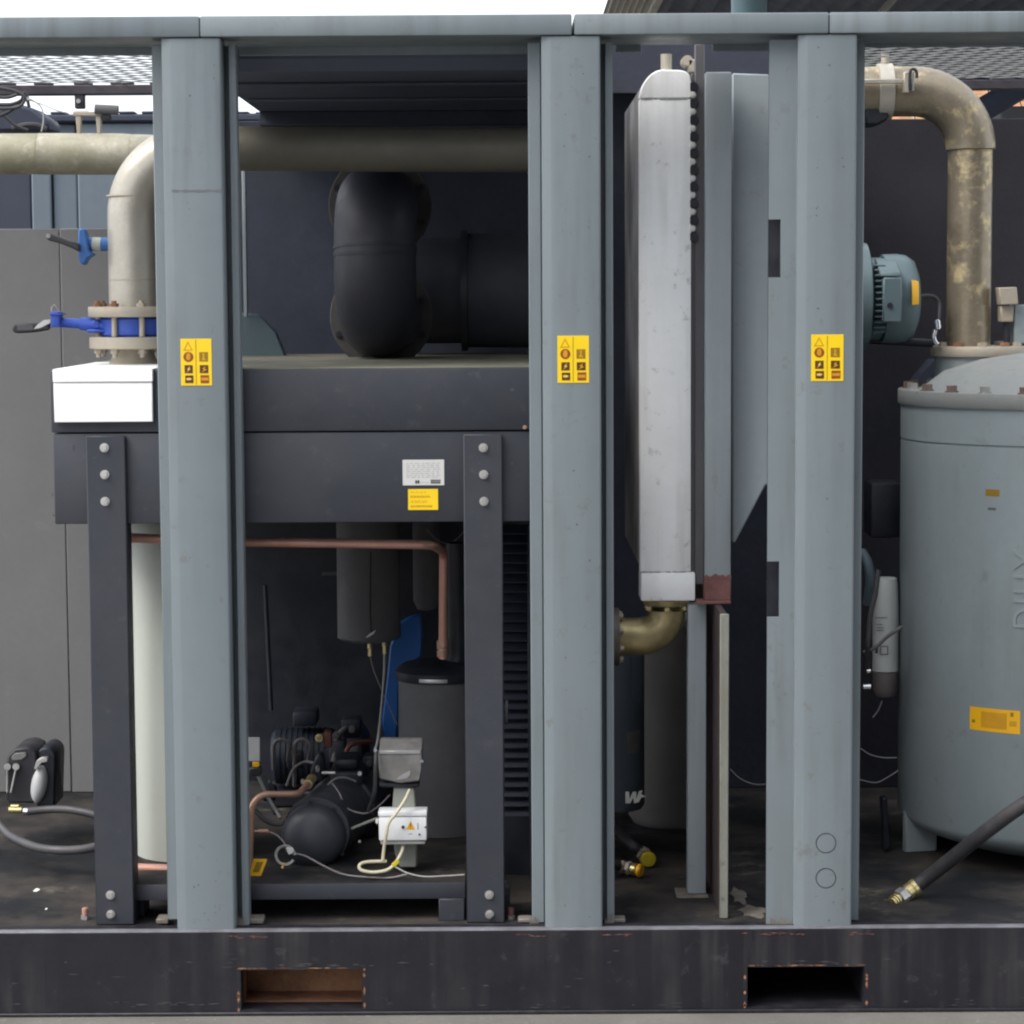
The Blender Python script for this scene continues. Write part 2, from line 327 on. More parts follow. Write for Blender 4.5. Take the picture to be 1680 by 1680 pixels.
# ================================================================== SETTING
FLOOR = P(840, 1529, 0).z
g = MB(); g.box(-40, 40, -12, 60, -0.2, 0.0, 0); g.build("ground", "concrete", kind="structure")
# skid ---------------------------------------------------------------
skid = thing("skid_base", "dark painted steel skid with two forklift openings under the whole machine", "skid", (0, 0.9, 0))
XL, XR = -2.1, 2.1
zt = P(840, 1527, -0.02).z; zb = 0.010
def zz(y, x=840, Y=-0.02): return P(x, y, Y).z
xs = [XL, P(395, 1620, -0.02).x, P(594, 1620, -0.02).x, P(1226, 1615, -0.02).x, P(1418, 1615, -0.02).x, XR]
zs = [zb, zz(1655), zz(1589), zt]
b = MB(); b.plate(xs, zs, {(1, 1), (3, 1)}, -0.02, 0.05)
eds = [e for e in b.bm.edges if len(e.link_faces) == 2 and e.calc_face_angle() > 1.0]
bmesh.ops.bevel(b.bm, geom=eds, offset=0.009, segments=3, affect='EDGES')
b.build("front_beam", "skid_paint", skid)
b = MB(); b.box(XL, XR, -0.019, 0.012, zt - 0.002, zt + 0.0025, 0.002, 2); b.build("top_edge", "edge_highlight", skid)  # pale strip puts the rounded edge's highlight into the colour
b = MB(); b.box(XL, XR, -0.028, 0.05, 0.0005, zb - 0.0005, 0.002); b.build("bottom_flange", "skid_paint", skid)
b = MB(); b.box(XL, XR, 0.0125, 1.86, FLOOR - 0.02, FLOOR, 0.001); b.build("deck", "deck_paint", skid)
b = MB(); b.box(XL, XR, 1.80, 1.86, 0.01, FLOOR - 0.021, 0.003); b.build("rear_beam", "skid_paint", skid)
for (x0, x1, dep, m) in ((395, 594, 0.10, "rust"), (1226, 1418, 0.42, "skid_paint")):
    a, c = P(x0, 1620, -0.02).x, P(x1, 1620, -0.02).x; z0, z1 = zs[1], zs[2]
    q = MB()
    q.box(a - 0.01, c + 0.01, 0.0505, dep + 0.05, z0 - 0.006, z0 - 0.0005, 0)
    q.box(a - 0.01, c + 0.01, 0.0505, dep + 0.05, z1 + 0.0005, z1 + 0.006, 0)
    q.box(a - 0.01, a - 0.001, 0.0505, dep + 0.05, z0 - 0.0004, z1 + 0.0004, 0)
    q.box(c + 0.001, c + 0.01, 0.0505, dep + 0.05, z0 - 0.0004, z1 + 0.0004, 0)
    q.box(a - 0.01, c + 0.01, dep + 0.0505, dep + 0.06, z0 - 0.006, z1 + 0.006, 0)
    q.build("forklift_pocket", m, skid)

pr = random.Random(11); b = MB()
def sliver(bm_, x, z, w, h, y, n=7):
    up = [(x - w / 2 + w * i / n, z + h * (.5 - abs(i / n - .5)) * pr.uniform(.3, 1.2)) for i in range(n + 1)]
    dn = [(x - w / 2 + w * i / n, z - h * (.5 - abs(i / n - .5)) * pr.uniform(.3, 1.2) - .0003) for i in range(n, -1, -1)]
    bm_.prism(up + dn, y - .0006, y - .0001)
for (cx0, cz0, sx_, sz_, num) in ((395, 1645, 60, 8, 12), (520, 1583, 60, 3, 8), (598, 1620, 6, 25, 7), (1222, 1620, 8, 25, 7), (1320, 1580, 70, 3, 8), (250, 1648, 160, 4, 14), (950, 1650, 250, 4, 14), (1560, 1645, 90, 5, 9), (700, 1600, 500, 40, 16), (380, 1580, 14, 20, 6)):
    for _ in range(num):
        p = P(cx0 + pr.gauss(0, sx_ * .6), cz0 + pr.gauss(0, sz_ * .6), -.02)
        if p.z < .014 or p.z > zt - .012: continue
        if any(xs[i] - .03 < p.x < xs[i + 1] + .03 and zs[1] - .004 < p.z < zs[2] + .004 for i in (1, 3)): continue
        sliver(b, p.x, p.z, pr.uniform(.006, .035), pr.uniform(.0015, .005), -.02)
b.build("scuff_marks", "bare_scuff", skid, kind="stuff", smooth=0)
b = MB()
for i in (1, 3):
    for _ in range(10):
        x = pr.uniform(xs[i], xs[i + 1]); sliver(b, x, zs[2] + .004, pr.uniform(.01, .04), pr.uniform(.002, .005), -.02)
    for sx_ in (xs[i] - .006, xs[i + 1] + .006):
        for _ in range(4): sliver(b, sx_, pr.uniform(zs[1], zs[2]), .007, pr.uniform(.01, .025), -.02)
b.build("rust_marks", "rust", skid, kind="stuff", smooth=0)
b = MB()
for cx0, num in ((425, 8), (392, 4), (870, 6), (1008, 4), (1290, 8), (1410, 5), (1250, 5)):
    for _ in range(num):
        x = P(cx0 + pr.gauss(0, 14), 1530, 0).x; sliver(b, x, zt - .011 + pr.uniform(-.004, .002), pr.uniform(.008, .03), pr.uniform(.002, .004), -.0205)
b.build("rust_marks", "red_primer", skid, kind="stuff", smooth=0)

# top rail -----------------------------------------------------------
rail = thing("top_rail", "long grey steel rail in four lengths along the front roof edge", "rail", (0, 0.1, P(840, 40, 0).z))
for x0, x1 in ((-460, 327.4), (328.4, 938), (942, 1359.3), (1360.7, 2140)):
    b = MB(); y0, y1 = 23.5, 58
    zc0, zc1 = P(840, y1, 0).z, P(840, y0, 0).z
    b.box(P(x0, 40, 0).x, P(x1, 40, 0).x, -0.006, 0.25, zc0, zc1, 0.004, 2)
    b.build("rail_length", "grey_paint", rail)
for x0, x1, ya, yb in ((-300, 252, 77, 92), (392, 867, 76, 90), (1010, 1052, 76, 85), (1169, 1266, 73, 84), (1418, 2000, 60, 76)):
    b = MB(); b.pbox(x0, ya - 8, x1, yb, 0.2505, 0.012, 0.002); b.build("rail_lip", "grey_paint", rail)

# pillars ------------------------------------------------------------
def sticker(parent, x0, y0, x1, y1, Y):
    a, c = P(x0, y0, Y), P(x1, y1, Y); W, H = c.x - a.x, a.z - c.z
    def u(p): return (a.x + W * p[0], a.z - H * p[1])
    b = MB(); b.prism([u((0, 0)), u((1, 0)), u((1, 1)), u((0, 1))], Y - 0.0012, Y - 0.0002, 'Y', 0.0003); st = b.build("warning_sticker", "sticker_yellow", parent, smooth=0)
    def flat(polys, m, lift, nm="pictogram"):
        q = MB()
        for p in polys: q.prism([u(k) for k in p], Y - 0.0012 - lift, Y - 0.00121, 'Y')
        q.build(nm, m, st, smooth=0)
    rect = lambda a0, b0, a1, b1: [(a0, b0), (a1, b0), (a1, b1), (a0, b1)]
    k = W / H
    flat([rect(0.485, 0.02, 0.505, 0.98)], "print_olive", 0.0003, "divider_line")
    flat([[(0.24, 0.05), (0.08, 0.25), (0.12, 0.25), (0.24, 0.095)], [(0.24, 0.05), (0.24, 0.095), (0.36, 0.25), (0.40, 0.25)], [(0.12, 0.25), (0.36, 0.25), (0.34, 0.228), (0.14, 0.228)]], "print_amber", 0.0004)
    ci = lambda cu, cv, r: [(cu + r / k * math.cos(R(t)), cv + r * math.sin(R(t))) for t in range(0, 360, 15)]
    flat([ci(0.25, 0.385, 0.108)], "print_red", 0.0004)
    flat([[(0.19, 0.33), (0.23, 0.30), (0.30, 0.31), (0.32, 0.37), (0.30, 0.45), (0.20, 0.45), (0.17, 0.40)]], "print_amber", 0.0007, "pictogram_mark")
    flat([rect(0.12, 0.56, 0.385, 0.735)], "print_brown", 0.0004)
    flat([[(0.30, 0.58), (0.20, 0.65), (0.25, 0.655), (0.17, 0.72), (0.32, 0.64), (0.27, 0.635)]], "print_pale", 0.0007, "pictogram_mark")
    flat([rect(0.135, 0.78, 0.40, 0.945)], "print_brown", 0.0004)
    flat([[(0.17, 0.84), (0.27, 0.83), (0.36, 0.85), (0.30, 0.885), (0.18, 0.88)]], "print_pale", 0.0007, "pictogram_mark")
    flat([rect(0.60, 0.285, 0.885, 0.485)], "print_olive", 0.0004)
    flat([[(0.70, 0.30), (0.78, 0.32), (0.76, 0.40), (0.82, 0.46), (0.68, 0.46), (0.72, 0.38)]], "print_amber", 0.0007, "pictogram_mark")
    flat([rect(0.61, 0.56, 0.89, 0.735)], "print_brown", 0.0004)
    flat([[(0.80, 0.585), (0.69, 0.64), (0.75, 0.655), (0.66, 0.72), (0.84, 0.66), (0.77, 0.64)]], "print_amber", 0.0007, "pictogram_mark")
    flat([rect(0.63, 0.775, 0.91, 0.95)], "print_red", 0.0004)
    flat([[(0.65, 0.83), (0.89, 0.83), (0.89, 0.89), (0.65, 0.89)]], "print_amber", 0.0007, "pictogram_mark")
ZP0, ZP1 = P(840, 1528, -0.0).z + 0.003, P(840, 59, 0).z
PRC = random.Random(31)
def chips(t, xl, xr):
    q = MB()
    for _ in range(16):
        py = PRC.choice((PRC.uniform(90, 1500), PRC.gauss(1480, 30), PRC.uniform(70, 400)))
        py = min(1520, py); px = PRC.choice((PRC.uniform(xl + 22, xr - 8), xl + 20 + PRC.uniform(0, 6), xr - 9 + PRC.uniform(0, 4))) + (py - 800) * .0
        p = P(px, py, 0); w_, h_ = PRC.uniform(.0015, .006), PRC.uniform(.0015, .007)
        q.prism([(p.x + w_ * .5 * math.cos(R(a)) * PRC.uniform(.5, 1.1), p.z + h_ * .5 * math.sin(R(a)) * PRC.uniform(.5, 1.1)) for a in range(0, 360, 45)], -.0006, -.0001)
    q.build("chip_marks", "chip_dark", t, kind="stuff", smooth=0)
def pillar(lab, xl, xr, lf, rf, stick, seam=None):
    """front cover plate xl..xr (photograph, half height), set-back flanges lf and rf pixels wide"""
    X = lambda p, Y=0.0: P(p, 800, Y).x
    t = thing("support_pillar", lab, "pillar", (X((xl + xr) / 2), 0.04, FLOOR), "support pillars across the open front")
    b = MB(); b.prism([(X(xl), 0.006), (X(xl + 15), 0.0), (X(xr) - 0.004, 0.0), (X(xr), 0.004), (X(xr), 0.09), (X(xl), 0.09)], ZP0, ZP1 - 0.001, 'Z', 0.0012)
    b.build("front_plate", "grey_paint", t, smooth=25); chips(t, max(xl, xl + 12), xr - 12)
    if rf:
        b = MB(); x0, x1 = X(xr) + 0.0002, X(xr + rf, 0.05)
        b.prism([(x0, 0.085), (x0 + 0.012, 0.085), (x0 + 0.014, 0.05), (x1 - 0.003, 0.05), (x1, 0.053), (x1, 0.10), (x0, 0.10)], ZP0 + 0.004, ZP1 - 0.012, 'Z')
        b.build("side_flange", "grey_paint", t, smooth=25)
    return t, X
t, X = pillar("grey sheet steel pillar beside the white cover and blue valve, stained mark below its top", 277.5, 373.5, 0, 24, None)
b = MB(); b.box(X(263.5, 0.06), X(277.5) - 0.001, 0.045, 0.10, ZP0 + 0.02, ZP1 - 0.012, 0.002); b.build("side_flange", "grey_paint", t)
sticker(t, 296, 556, 348, 632.5, 0.0)
b = MB(); b.prism([(P(276 + i * 7.5, 0, 0).x, P(276 + i * 7.5, 312 + rnd.uniform(-1.5, 1.0), 0).z) for i in range(12)] + [(P(276 + i * 7.5, 0, 0).x, P(276 + i * 7.5, 314.5 + rnd.uniform(-1, 1.5), 0).z) for i in range(11, -1, -1)], -0.0006, -0.0001)
b.build("scuff_mark", "scuff", t, smooth=0)
for x0, x1 in ((256, 276), (399, 432)):
    b = MB(); b.pbox(x0, 1508, x1, 1516, 0.065, 0.05, 0.002); b.build("base_clip", "clip_steel", t)
t, X = pillar("grey sheet steel pillar standing between the dryer and the aluminium cooler", 891.5, 986.5, 0, 20, None)
b = MB(); xa, xb = X(869.5, 0.055), X(891) - 0.001
b.prism([(xa, 0.055), (xb, 0.055), (xb, 0.10), (xa, 0.10)], ZP0 + 0.004, ZP1 - 0.01, 'Z', 0.002); b.build("side_flange", "grey_paint", t, smooth=25)
for x0, x1 in ((1002, 1026), (850, 873)):
    b = MB(); b.pbox(x0, 1508, x1, 1514, 0.06, 0.04, 0.002); b.build("base_clip", "clip_steel", t)
sticker(t, 914.5, 551, 966.5, 628, 0.0)
t, X = pillar("grey sheet steel pillar with two dark slots and two round knockouts beside the tank", 1306.5, 1401.5, 0, 0, None)
Yf = 0.03; xa, xm, xb = X(1259.5, Yf), X(1279, Yf), X(1305.5, Yf)
zs2 = [ZP0 + 0.004, P(1270, 1012, Yf).z, P(1270, 921, Yf).z, P(1270, 455, Yf).z, P(1270, 360, Yf).z, ZP1 - 0.01]
b = MB(); b.plate([xa, xm, xb], zs2, {(0, 1), (0, 3)}, Yf, Yf + 0.005); b.build("side_flange", "grey_paint", t, smooth=25)
b = MB(); b.box(xa + 0.002, xb, 0.06, 0.064, ZP0 + 0.004, ZP1 - 0.012, 0); b.build("shade_backing", "machine_black", t)  # black sheet added to give the slots their shade
b = MB(); xr = X(1401.5) + 0.001; b.box(xr, X(1414, 0.06), 0.06, 0.10, ZP0 + 0.004, ZP1 - 0.01, 0.002); b.build("side_flange", "grey_paint", t)
for y in (1383, 1440.5):
    c = P(1355, y, 0); r0 = 17 * S(0)
    b = MB(); b.lathe([(r0 - 0.0016, -0.0002), (r0 - 0.0016, -0.0007), (r0, -0.0007), (r0, -0.0002)], (c.x, 0, c.z), 40, 'Y'); b.build("knockout_ring", "machine_black", t)
sticker(t, 1331, 549, 1383.5, 625, 0.0)

for x0, x1, y0, y1, Y in ((386, 400, 1498, 1518, .05), (869, 884, 1504, 1521, .055), (992, 1006, 1496, 1518, .05), (1264, 1304, 1503, 1519, .03)):
    b = MB(); pr = random.Random(x0); n = 12
    b.pprism([(x0 + (x1 - x0) * i / n, y0 + (y1 - y0) * pr.uniform(0, .75)) for i in range(n + 1)] + [(x1, y1), (x0, y1)], Y - .0012, .001)
    tag(b.build("rust_patch", "clip_steel", smooth=0), {386: "rust patch at the foot of the pillar beside the dryer tray", 869: "rust patch at the foot of the middle pillar on its dryer side", 992: "rust patch at the foot of the middle pillar on its cooler side", 1264: "rust patch at the foot of the slotted pillar flange"}[x0], "rust patch", "rust patches at the pillar feet")
# roof and rear ------------------------------------------------------
ZR = P(840, 135, 1.745).z
t = thing("rear_beam", "dark steel beam along the rear roof edge, seen against the sky", "beam", (0, 1.77, ZR - 0.04))
b = MB(); b.box(XL, XR, 1.745, 1.80, P(840, 151, 1.745).z, ZR, 0.003); b.build("beam_bar", "beam_dark", t)
b = MB()
for i in range(36):
    x = XL + 0.07 * i * 1.72 + rnd.uniform(-0.012, 0.012); h = rnd.uniform(0.006, 0.014)
    b.box(x, x + rnd.uniform(0.05, 0.075), 1.75, 1.79, ZR + 0.0005, ZR + h, 0.006, 2)
b.build("mesh_clip", "beam_dark", t, kind="stuff")
b = MB(); b.pbox(122, 151, 138, 178, 1.75, 0.03, 0.003); b.build("hanger_bracket", "beam_dark", t)
b = MB(); c = P(129, 166, 1.748); b.cyl(c, c - Vector((0, .008, 0)), 0.007, 10); b.build("bolt", "zinc", t)
def grille(lab, x0, x1):
    t = thing("roof_grille", lab, "grille", ((x0 + x1) / 2, 1.0, 2.42))
    z = ZR + 0.006; LW, SW = 0.10, 0.085; V = []; F = []
    def strand(p, q, wd, th):
        d = (q - p).normalized(); n = Vector((-d.y, d.x, 0)) * wd / 2; h = Vector((0, 0, th / 2)); k = len(V)
        tl = Vector((0, 0, 0.0014))
        for e in (p, q): V.extend([e + n + h + tl, e - n + h - tl, e - n - h - tl, e + n - h + tl])
        for i in range(4): F.append((k + i, k + (i + 1) % 4, k + 4 + (i + 1) % 4, k + 4 + i))
    y = 0.27; row = 0
    while y < 1.74:
        x = x0
        while x < x1:
            j = lambda: Vector((0, 0, rnd.uniform(-.001, .001)))
            a = Vector((x, y, z)); bq = Vector((x + LW / 2, y + SW / 2, z)); c = Vector((x + LW, y, z)); d = Vector((x + LW / 2, y - SW / 2, z))
            [strand(p_, q_, 0.0026, 0.0009) for p_, q_ in ((a, bq), (bq, c), (a, d), (d, c))]
            x += LW
        y += SW
    c = Vector(((x0 + x1) / 2, 1.0, z)); me = bpy.data.meshes.new("expanded_mesh")
    me.from_pydata([v - c for v in V], [], F); me.materials.append(M["mesh_steel"]); me.update()
    link("expanded_mesh", me, c, t, kind="stuff")
    for xx in (x0, x1):
        b = MB(); b.box(xx - 0.012, xx + 0.012, 0.265, 1.74, z + 0.004, z + 0.02, 0.001); b.build("grille_frame", "mesh_steel", t)
grille("steel mesh roof grille over the bay with the blue valve", -2.08, -0.80)
grille("steel mesh roof grille over the bay with the tank", 0.875, 2.08)
XS = 0.17
t = thing("overhead_sheet", "solid dark roof panel over the dryer bay", "roof panel", (-0.3, 1.0, 2.37), "roof panels between the grilles")
b = MB(); b.box(-0.78, XS - .002, 0.30, 1.744, 2.368, 2.376, 0.001); b.build("panel_sheet", "roof_under", t)
b = MB(); b.prism([(0.264, 2.47), (0.264, 2.396), (0.2995, 2.368), (0.2995, 2.376), (0.272, 2.40), (0.272, 2.47)], -0.78, XS - .002, 'X'); b.build("front_fold", "roof_under", t)
for y, h in ((0.62, 0.010), (1.15, 0.008)):
    b = MB(); b.box(-0.76, XS - .01, y, y + 0.03, 2.3675 - h, 2.3675, 0.004); b.build("panel_rib", "roof_under", t)
b = MB(); b.box(-0.78, XS - .002, 1.66, 1.742, 2.325, 2.3675, 0.003); b.build("rear_fold", "foam_navy", t)
t = thing("overhead_sheet", "dark roof panel behind the aluminium cooler, open to the sky in front of it", "roof panel", (0.5, 1.2, 2.4), "roof panels between the grilles")
b = MB(); b.box(XS + .002, 0.86, 0.955, 1.744, 2.440, 2.448, 0.001); b.build("panel_sheet", "foam_navy", t)
b = MB(); b.box(XS + .002, 0.86, 0.945, 0.9545, 2.36, 2.53, 0.001); b.build("front_baffle", "foam_navy", t)
b = MB(); b.box(XS + .002, XS + .008, 0.27, 0.944, 2.30, 2.47, 0.001); b.build("side_baffle", "foam_navy", t)
zl = P(60, 375, 1.76).z
def wall(lab, x0, x1, z1, m, Y=1.76, thick=0.03):
    b = MB(); b.box(x0, x1, Y, Y + thick, FLOOR + 0.0005, z1, 0.003); o = b.build("rear_wall_panel", m)
    return tag(o, lab, "wall panel", "rear wall panels of the enclosure")
xa = P(107, 800, 1.76).x
wall("wide taupe rear wall panel behind the black condensate drain", XL, xa - 0.0015, zl, "panel_taupe")
wall("narrow taupe rear wall panel showing beside the dark dryer post", xa + 0.0015, -0.86, zl, "panel_taupe", 1.752)
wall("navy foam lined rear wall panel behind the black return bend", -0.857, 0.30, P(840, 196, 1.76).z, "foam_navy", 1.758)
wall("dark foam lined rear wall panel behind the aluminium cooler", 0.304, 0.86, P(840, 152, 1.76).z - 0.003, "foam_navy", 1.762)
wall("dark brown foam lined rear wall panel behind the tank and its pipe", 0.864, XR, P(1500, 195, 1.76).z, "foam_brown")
b = MB(); b.pbox(398, 268, 404, 520, 1.3, 0.03, 0.002); tag(b.build("edge_strip", "grey_paint_soft"), "thin pale grey strip standing against the navy rear panel", "strip")
b = MB(); b.pprism([(380, 512), (424, 516), (452, 545), (470, 590), (380, 590)], 1.35, 0.06, 0.003); tag(b.build("gusset_plate", "teal_dark_paint"), "grey blue gusset plate low behind the dryer top", "gusset")

# ================================================================== BACKGROUND beyond the enclosure
t = thing("neighbour_container", "blue grey steel container standing behind the enclosure with dark top rail", "container", (-2.3, 4.2, 0))
Yn = 3.3
zt2 = P(100, 188, Yn).z
xs_ = [-5.0, P(-120, 300, Yn).x, P(50, 300, Yn).x, P(84, 300, Yn).x, P(126, 300, Yn).x, P(300, 300, Yn).x, P(520, 300, Yn).x, 0.2]
for i in range(len(xs_) - 1):
    b = MB(); b.box(xs_[i] + 0.003, xs_[i + 1] - 0.003, Yn + (0.02 if i % 2 else 0.0), Yn + 0.06, 0.12, zt2 - 0.032, 0.006)
    b.build("wall_panel", "navy_paint" if i == 1 else "neighbour_paint", t)
b = MB(); b.box(-5, 0.2, Yn + 0.0605, Yn + 1.9, 0.05, zt2 - 0.033, 0.01); b.build("body", "neighbour_paint", t)
b = MB(); b.box(-5, 0.2, Yn - 0.02, Yn + 0.5, zt2 - 0.031, zt2, 0.008)
for i in range(60):
    x = -5 + i * 0.086; b.box(x, x + 0.06, Yn - 0.015, Yn + 0.06, zt2 + 0.0003, zt2 + rnd.uniform(0.004, 0.012), 0.004)
b.build("top_rail", "navy_paint", t)
t = thing("metal_canopy", "large dark corrugated metal canopy roof beyond the enclosure with pale edge sheet", "canopy", (5, 8, 0))
def corrug(nm, m, x0, x1, y0, y1, z, per, amp, par):
    n = int((x1 - x0) / per * 6); V = []; F = []
    for i in range(n + 1):
        x = x0 + (x1 - x0) * i / n; h = amp * math.sin(2 * math.pi * (x - x0) / per)
        V += [Vector((x, y0, z + h)), Vector((x, y1, z + h)), Vector((x, y0, z + h + 0.004)), Vector((x, y1, z + h + 0.004))]
    for i in range(n):
        k = i * 4; F += [(k, k + 1, k + 5, k + 4), (k + 2, k + 6, k + 7, k + 3), (k, k + 4, k + 6, k + 2), (k + 1, k + 3, k + 7, k + 5)]
    c = V[0].copy(); me = bpy.data.meshes.new(nm); me.from_pydata([v - c for v in V], [], F); me.materials.append(M[m]); me.update(); link(nm, me, c, par)
ZC = 3.32
corrug("edge_sheet", "corrugated_pale", 0.515, 0.745, 3.2, 12.6, ZC, 0.034, 0.008, t)
corrug("roof_sheet", "corrugated_dark", 0.75, 9.0, 3.2, 12.6, ZC, 0.12, 0.018, t)
b = MB(); b.box(0.74, 0.78, 3.2, 12.6, ZC - 0.05, ZC - 0.02, 0.002); b.build("edge_bar", "corrugated_pale", t)
for y in (5.0, 8.0, 11.0):
    b = MB(); b.box(0.8, 9, y, y + 0.06, ZC - 0.09, ZC - 0.021, 0.004); b.build("purlin", "corrugated_dark", t)
b = MB(); c = P(1229, 12, 4.4); b.cyl((c.x, 4.4, 0.0), (c.x, 4.4, ZC - 0.03), 29 * S(4.4), 24); b.build("post", "teal_post", t)
b = MB(); p0 = P(1446, 20, 6.0); p1 = P(1466, -4, 6.0); b.tube([p0 + Vector((-.2, 0, -.22)), p1 + Vector((.05, 0, .05))], 0.018, 8); b.build("brace", "corrugated_pale", t)
b = MB(); p0 = P(1585, 196, 5.0); p1 = P(1700, 128, 5.0); d = p1 - p0
b.tube([p0, p1 + d], 0.055, 8); b.build("strut", "corrugated_dark", t)
t = thing("tiled_house", "low house with orange brown tiled roof glimpsed behind the tank pipe", "house", (7, 20, 0))
b = MB(); b.box(1.5, 14, 18.0, 24, 0, 3.3, 0.01); b.build("wall", "house_wall", t)
rows = 16
for i in range(rows):
    f0, f1 = i / rows, (i + 1) / rows
    b = MB() if i == 0 else b; y0, y1 = 17.4 + 3.6 * f0, 17.4 + 3.6 * f1 + 0.05; z0, z1 = 3.25 + 2.0 * f0, 3.25 + 2.0 * f1
    x = 1.2
    while x < 14:
        b.prism([(y0, z0 + 0.03), (y1, z1 + 0.03), (y1, z1), (y0, z0 - 0.03)], x + 0.01, x + 0.26, 'X'); x += 0.27
b.build("roof_tiles", "roof_tile", t, kind="stuff")
b = MB(); b.pbox(1642, 174, 1700, 215, 9.0, 0.5, 0.01); tag(b.build("pale_shed", "house_wall"), "pale grey shed corner beyond the enclosure beside the dark strut", "shed")

t = thing("sky_blocker", "added unseen building across the yard, placed to block low sky light", "building", (7, -12, 0))  # unseen building added behind the camera to block low sky light
b = MB(); b.box(-1.5, 20, -14.0, -10.0, 0.001, 9.5, 0.02); b.build("wall", "house_wall", t)
b = MB(); b.box(-1.8, 20.3, -14.2, -9.8, 9.501, 9.75, 0.02); b.build("roof", "corrugated_dark", t)
for x0 in (1.0, 8.0):
    b = MB(); b.box(x0, x0 + 4.0, -9.999, -9.94, 0.01, 4.2, 0.01); b.build("door", "navy_paint", t)

# ================================================================== DRYER CABINET
YD = 0.10
dry = thing("dryer_cabinet", "black steel dryer frame on bolted posts with nameplate and amber label", "dryer", (P(480, 1500, 0.5).x, 0.8, FLOOR))
zu0, zu1 = P(600, 708, YD).z, P(600, 605, YD).z
xl, xr = P(84, 700, YD).x, P(886, 700, YD).x
b = MB(); b.box(xl, xr, YD, 1.55, zu0 + 0.0015, zu1, 0.004, 2); b.build("upper_box", "dark_paint", dry)
b = MB(); b.box(xl + 0.004, xr - 0.004, YD + 0.004, 1.545, zu1 + 0.0003, zu1 + 0.0022, 0.0006); b.build("top_dust_sheet", "dusty_top", dry)
zb0 = P(480, 858, YD).z
b = MB(); b.box(xl + 0.003, xr, YD + 0.004, 1.50, zb0, zu0 - 0.0015, 0.004, 2); b.build("lower_beam", "dark_paint", dry)
bm_ = bolt_mesh("bolt", "zinc", 0.0085, 0.008)
def post(x0, x1, ytop, bx):
    q = MB(); X0, X1 = P(x0, 1000, YD - 0.012).x, P(x1, 1000, YD - 0.012).x
    q.box(X0, X1, YD - 0.012, YD + 0.0035, FLOOR + 0.001, P(bx, ytop, YD - 0.012).z, 0.0025)
    q.box(X0, X0 + 0.006, YD + 0.006, YD + 0.07, FLOOR + 0.001, zb0 - 0.001, 0.001); q.box(X1 - 0.006, X1, YD + 0.006, YD + 0.07, FLOOR + 0.001, zb0 - 0.001, 0.001)
    o = q.build("post", "dark_paint", dry)
    for y in (734.5, 778.5, 822.5, 1468, 1500):
        xx = bx + (y - 780) * 0.0135
        c = P(xx, y, YD - 0.0122); link("bolt", bm_, c, o)
    q = MB(); c = P(x1 - 2, 1470, YD)
    q.box(X1 - 0.05, X1 + 0.014, YD + 0.0705, YD + 0.16, FLOOR + 0.001, P(800, 1476, YD).z, 0.002); q.build("foot", "dark_paint", dry)
post(146.5, 210, 715, 172); post(762, 825, 712.5, 793.5)
b = MB(); b.pbox(720, 1475, 762, 1511, YD + 0.012, 0.04, 0.002); b.build("foot", "dark_paint", dry)
zt_ = P(480, 1450.5, YD + 0.02).z; ztb = P(480, 1476, YD + 0.02).z
xa, xb = P(209, 1460, YD).x, P(763, 1460, YD).x
b = MB(); b.box(xa, xb, YD + 0.02, YD + 0.026, ztb, zt_, 0.002, 2); b.build("tray_lip", "dark_paint", dry)
b = MB(); b.box(xa, xb, YD + 0.0265, 1.45, zt_ - 0.008, zt_ - 0.001, 0.001); b.build("tray", "deck_paint", dry)
b = MB(); b.box(xa, P(905, 1100, 1.46).x, 1.455, 1.48, FLOOR + 0.01, zb0 - 0.002, 0.002); b.build("back_panel", "machine_black", dry)
b = MB(); pr = random.Random(21)
for px, py, w, h in ((86, 812, 2, 12), (88, 846, 4, 5), (92, 856, 10, 2), (520, 657, 8, 1.5), (565, 625, 6, 1.2), (700, 716, 6, 2), (840, 640, 9, 8), (300, 745, 8, 2), (640, 690, 5, 3), (575, 700, 9, 3), (120, 735, 4, 14), (840, 760, 3, 10), (470, 820, 7, 1.5)):
    p = P(px, py, YD); sliver(b, p.x, p.z, w * .0015, h * .0015, YD if py < 708 else YD + .004)
b.build("scratch_marks", "bare_scuff", dry, kind="stuff", smooth=0)
# nameplate and amber label
def printed(name, m, par, x0, y0, x1, y1, Y, groups):
    a, c = P(x0, y0, Y), P(x1, y1, Y); W, H = c.x - a.x, a.z - c.z
    q = MB(); q.box(a.x, c.x, Y - 0.0015, Y - 0.0002, c.z, a.z, 0.0004); o = q.build(name, m, par, smooth=0)
    for mm, bars in groups:
        q = MB()
        for (u0, v0, u1, v1) in bars:
            q.prism([(a.x + W * u0, a.z - H * v0), (a.x + W * u1, a.z - H * v0), (a.x + W * u1, a.z - H * v1), (a.x + W * u0, a.z - H * v1)], Y - 0.0018, Y - 0.00151)
        q.build("print", mm, o, smooth=0, kind="stuff")
    return o
def textrows(u0, u1, vs_, h, seed, wl=(0.03, 0.11), gap=0.025):
    r = random.Random(seed); out = []
    for v in vs_:
        u = u0
        while u < u1 - 0.02:
            l = min(r.uniform(*wl), u1 - u); out.append((u, v, u + l, v + h)); u += l + gap * r.uniform(.7, 2.4)
    return out
YL = YD + 0.004
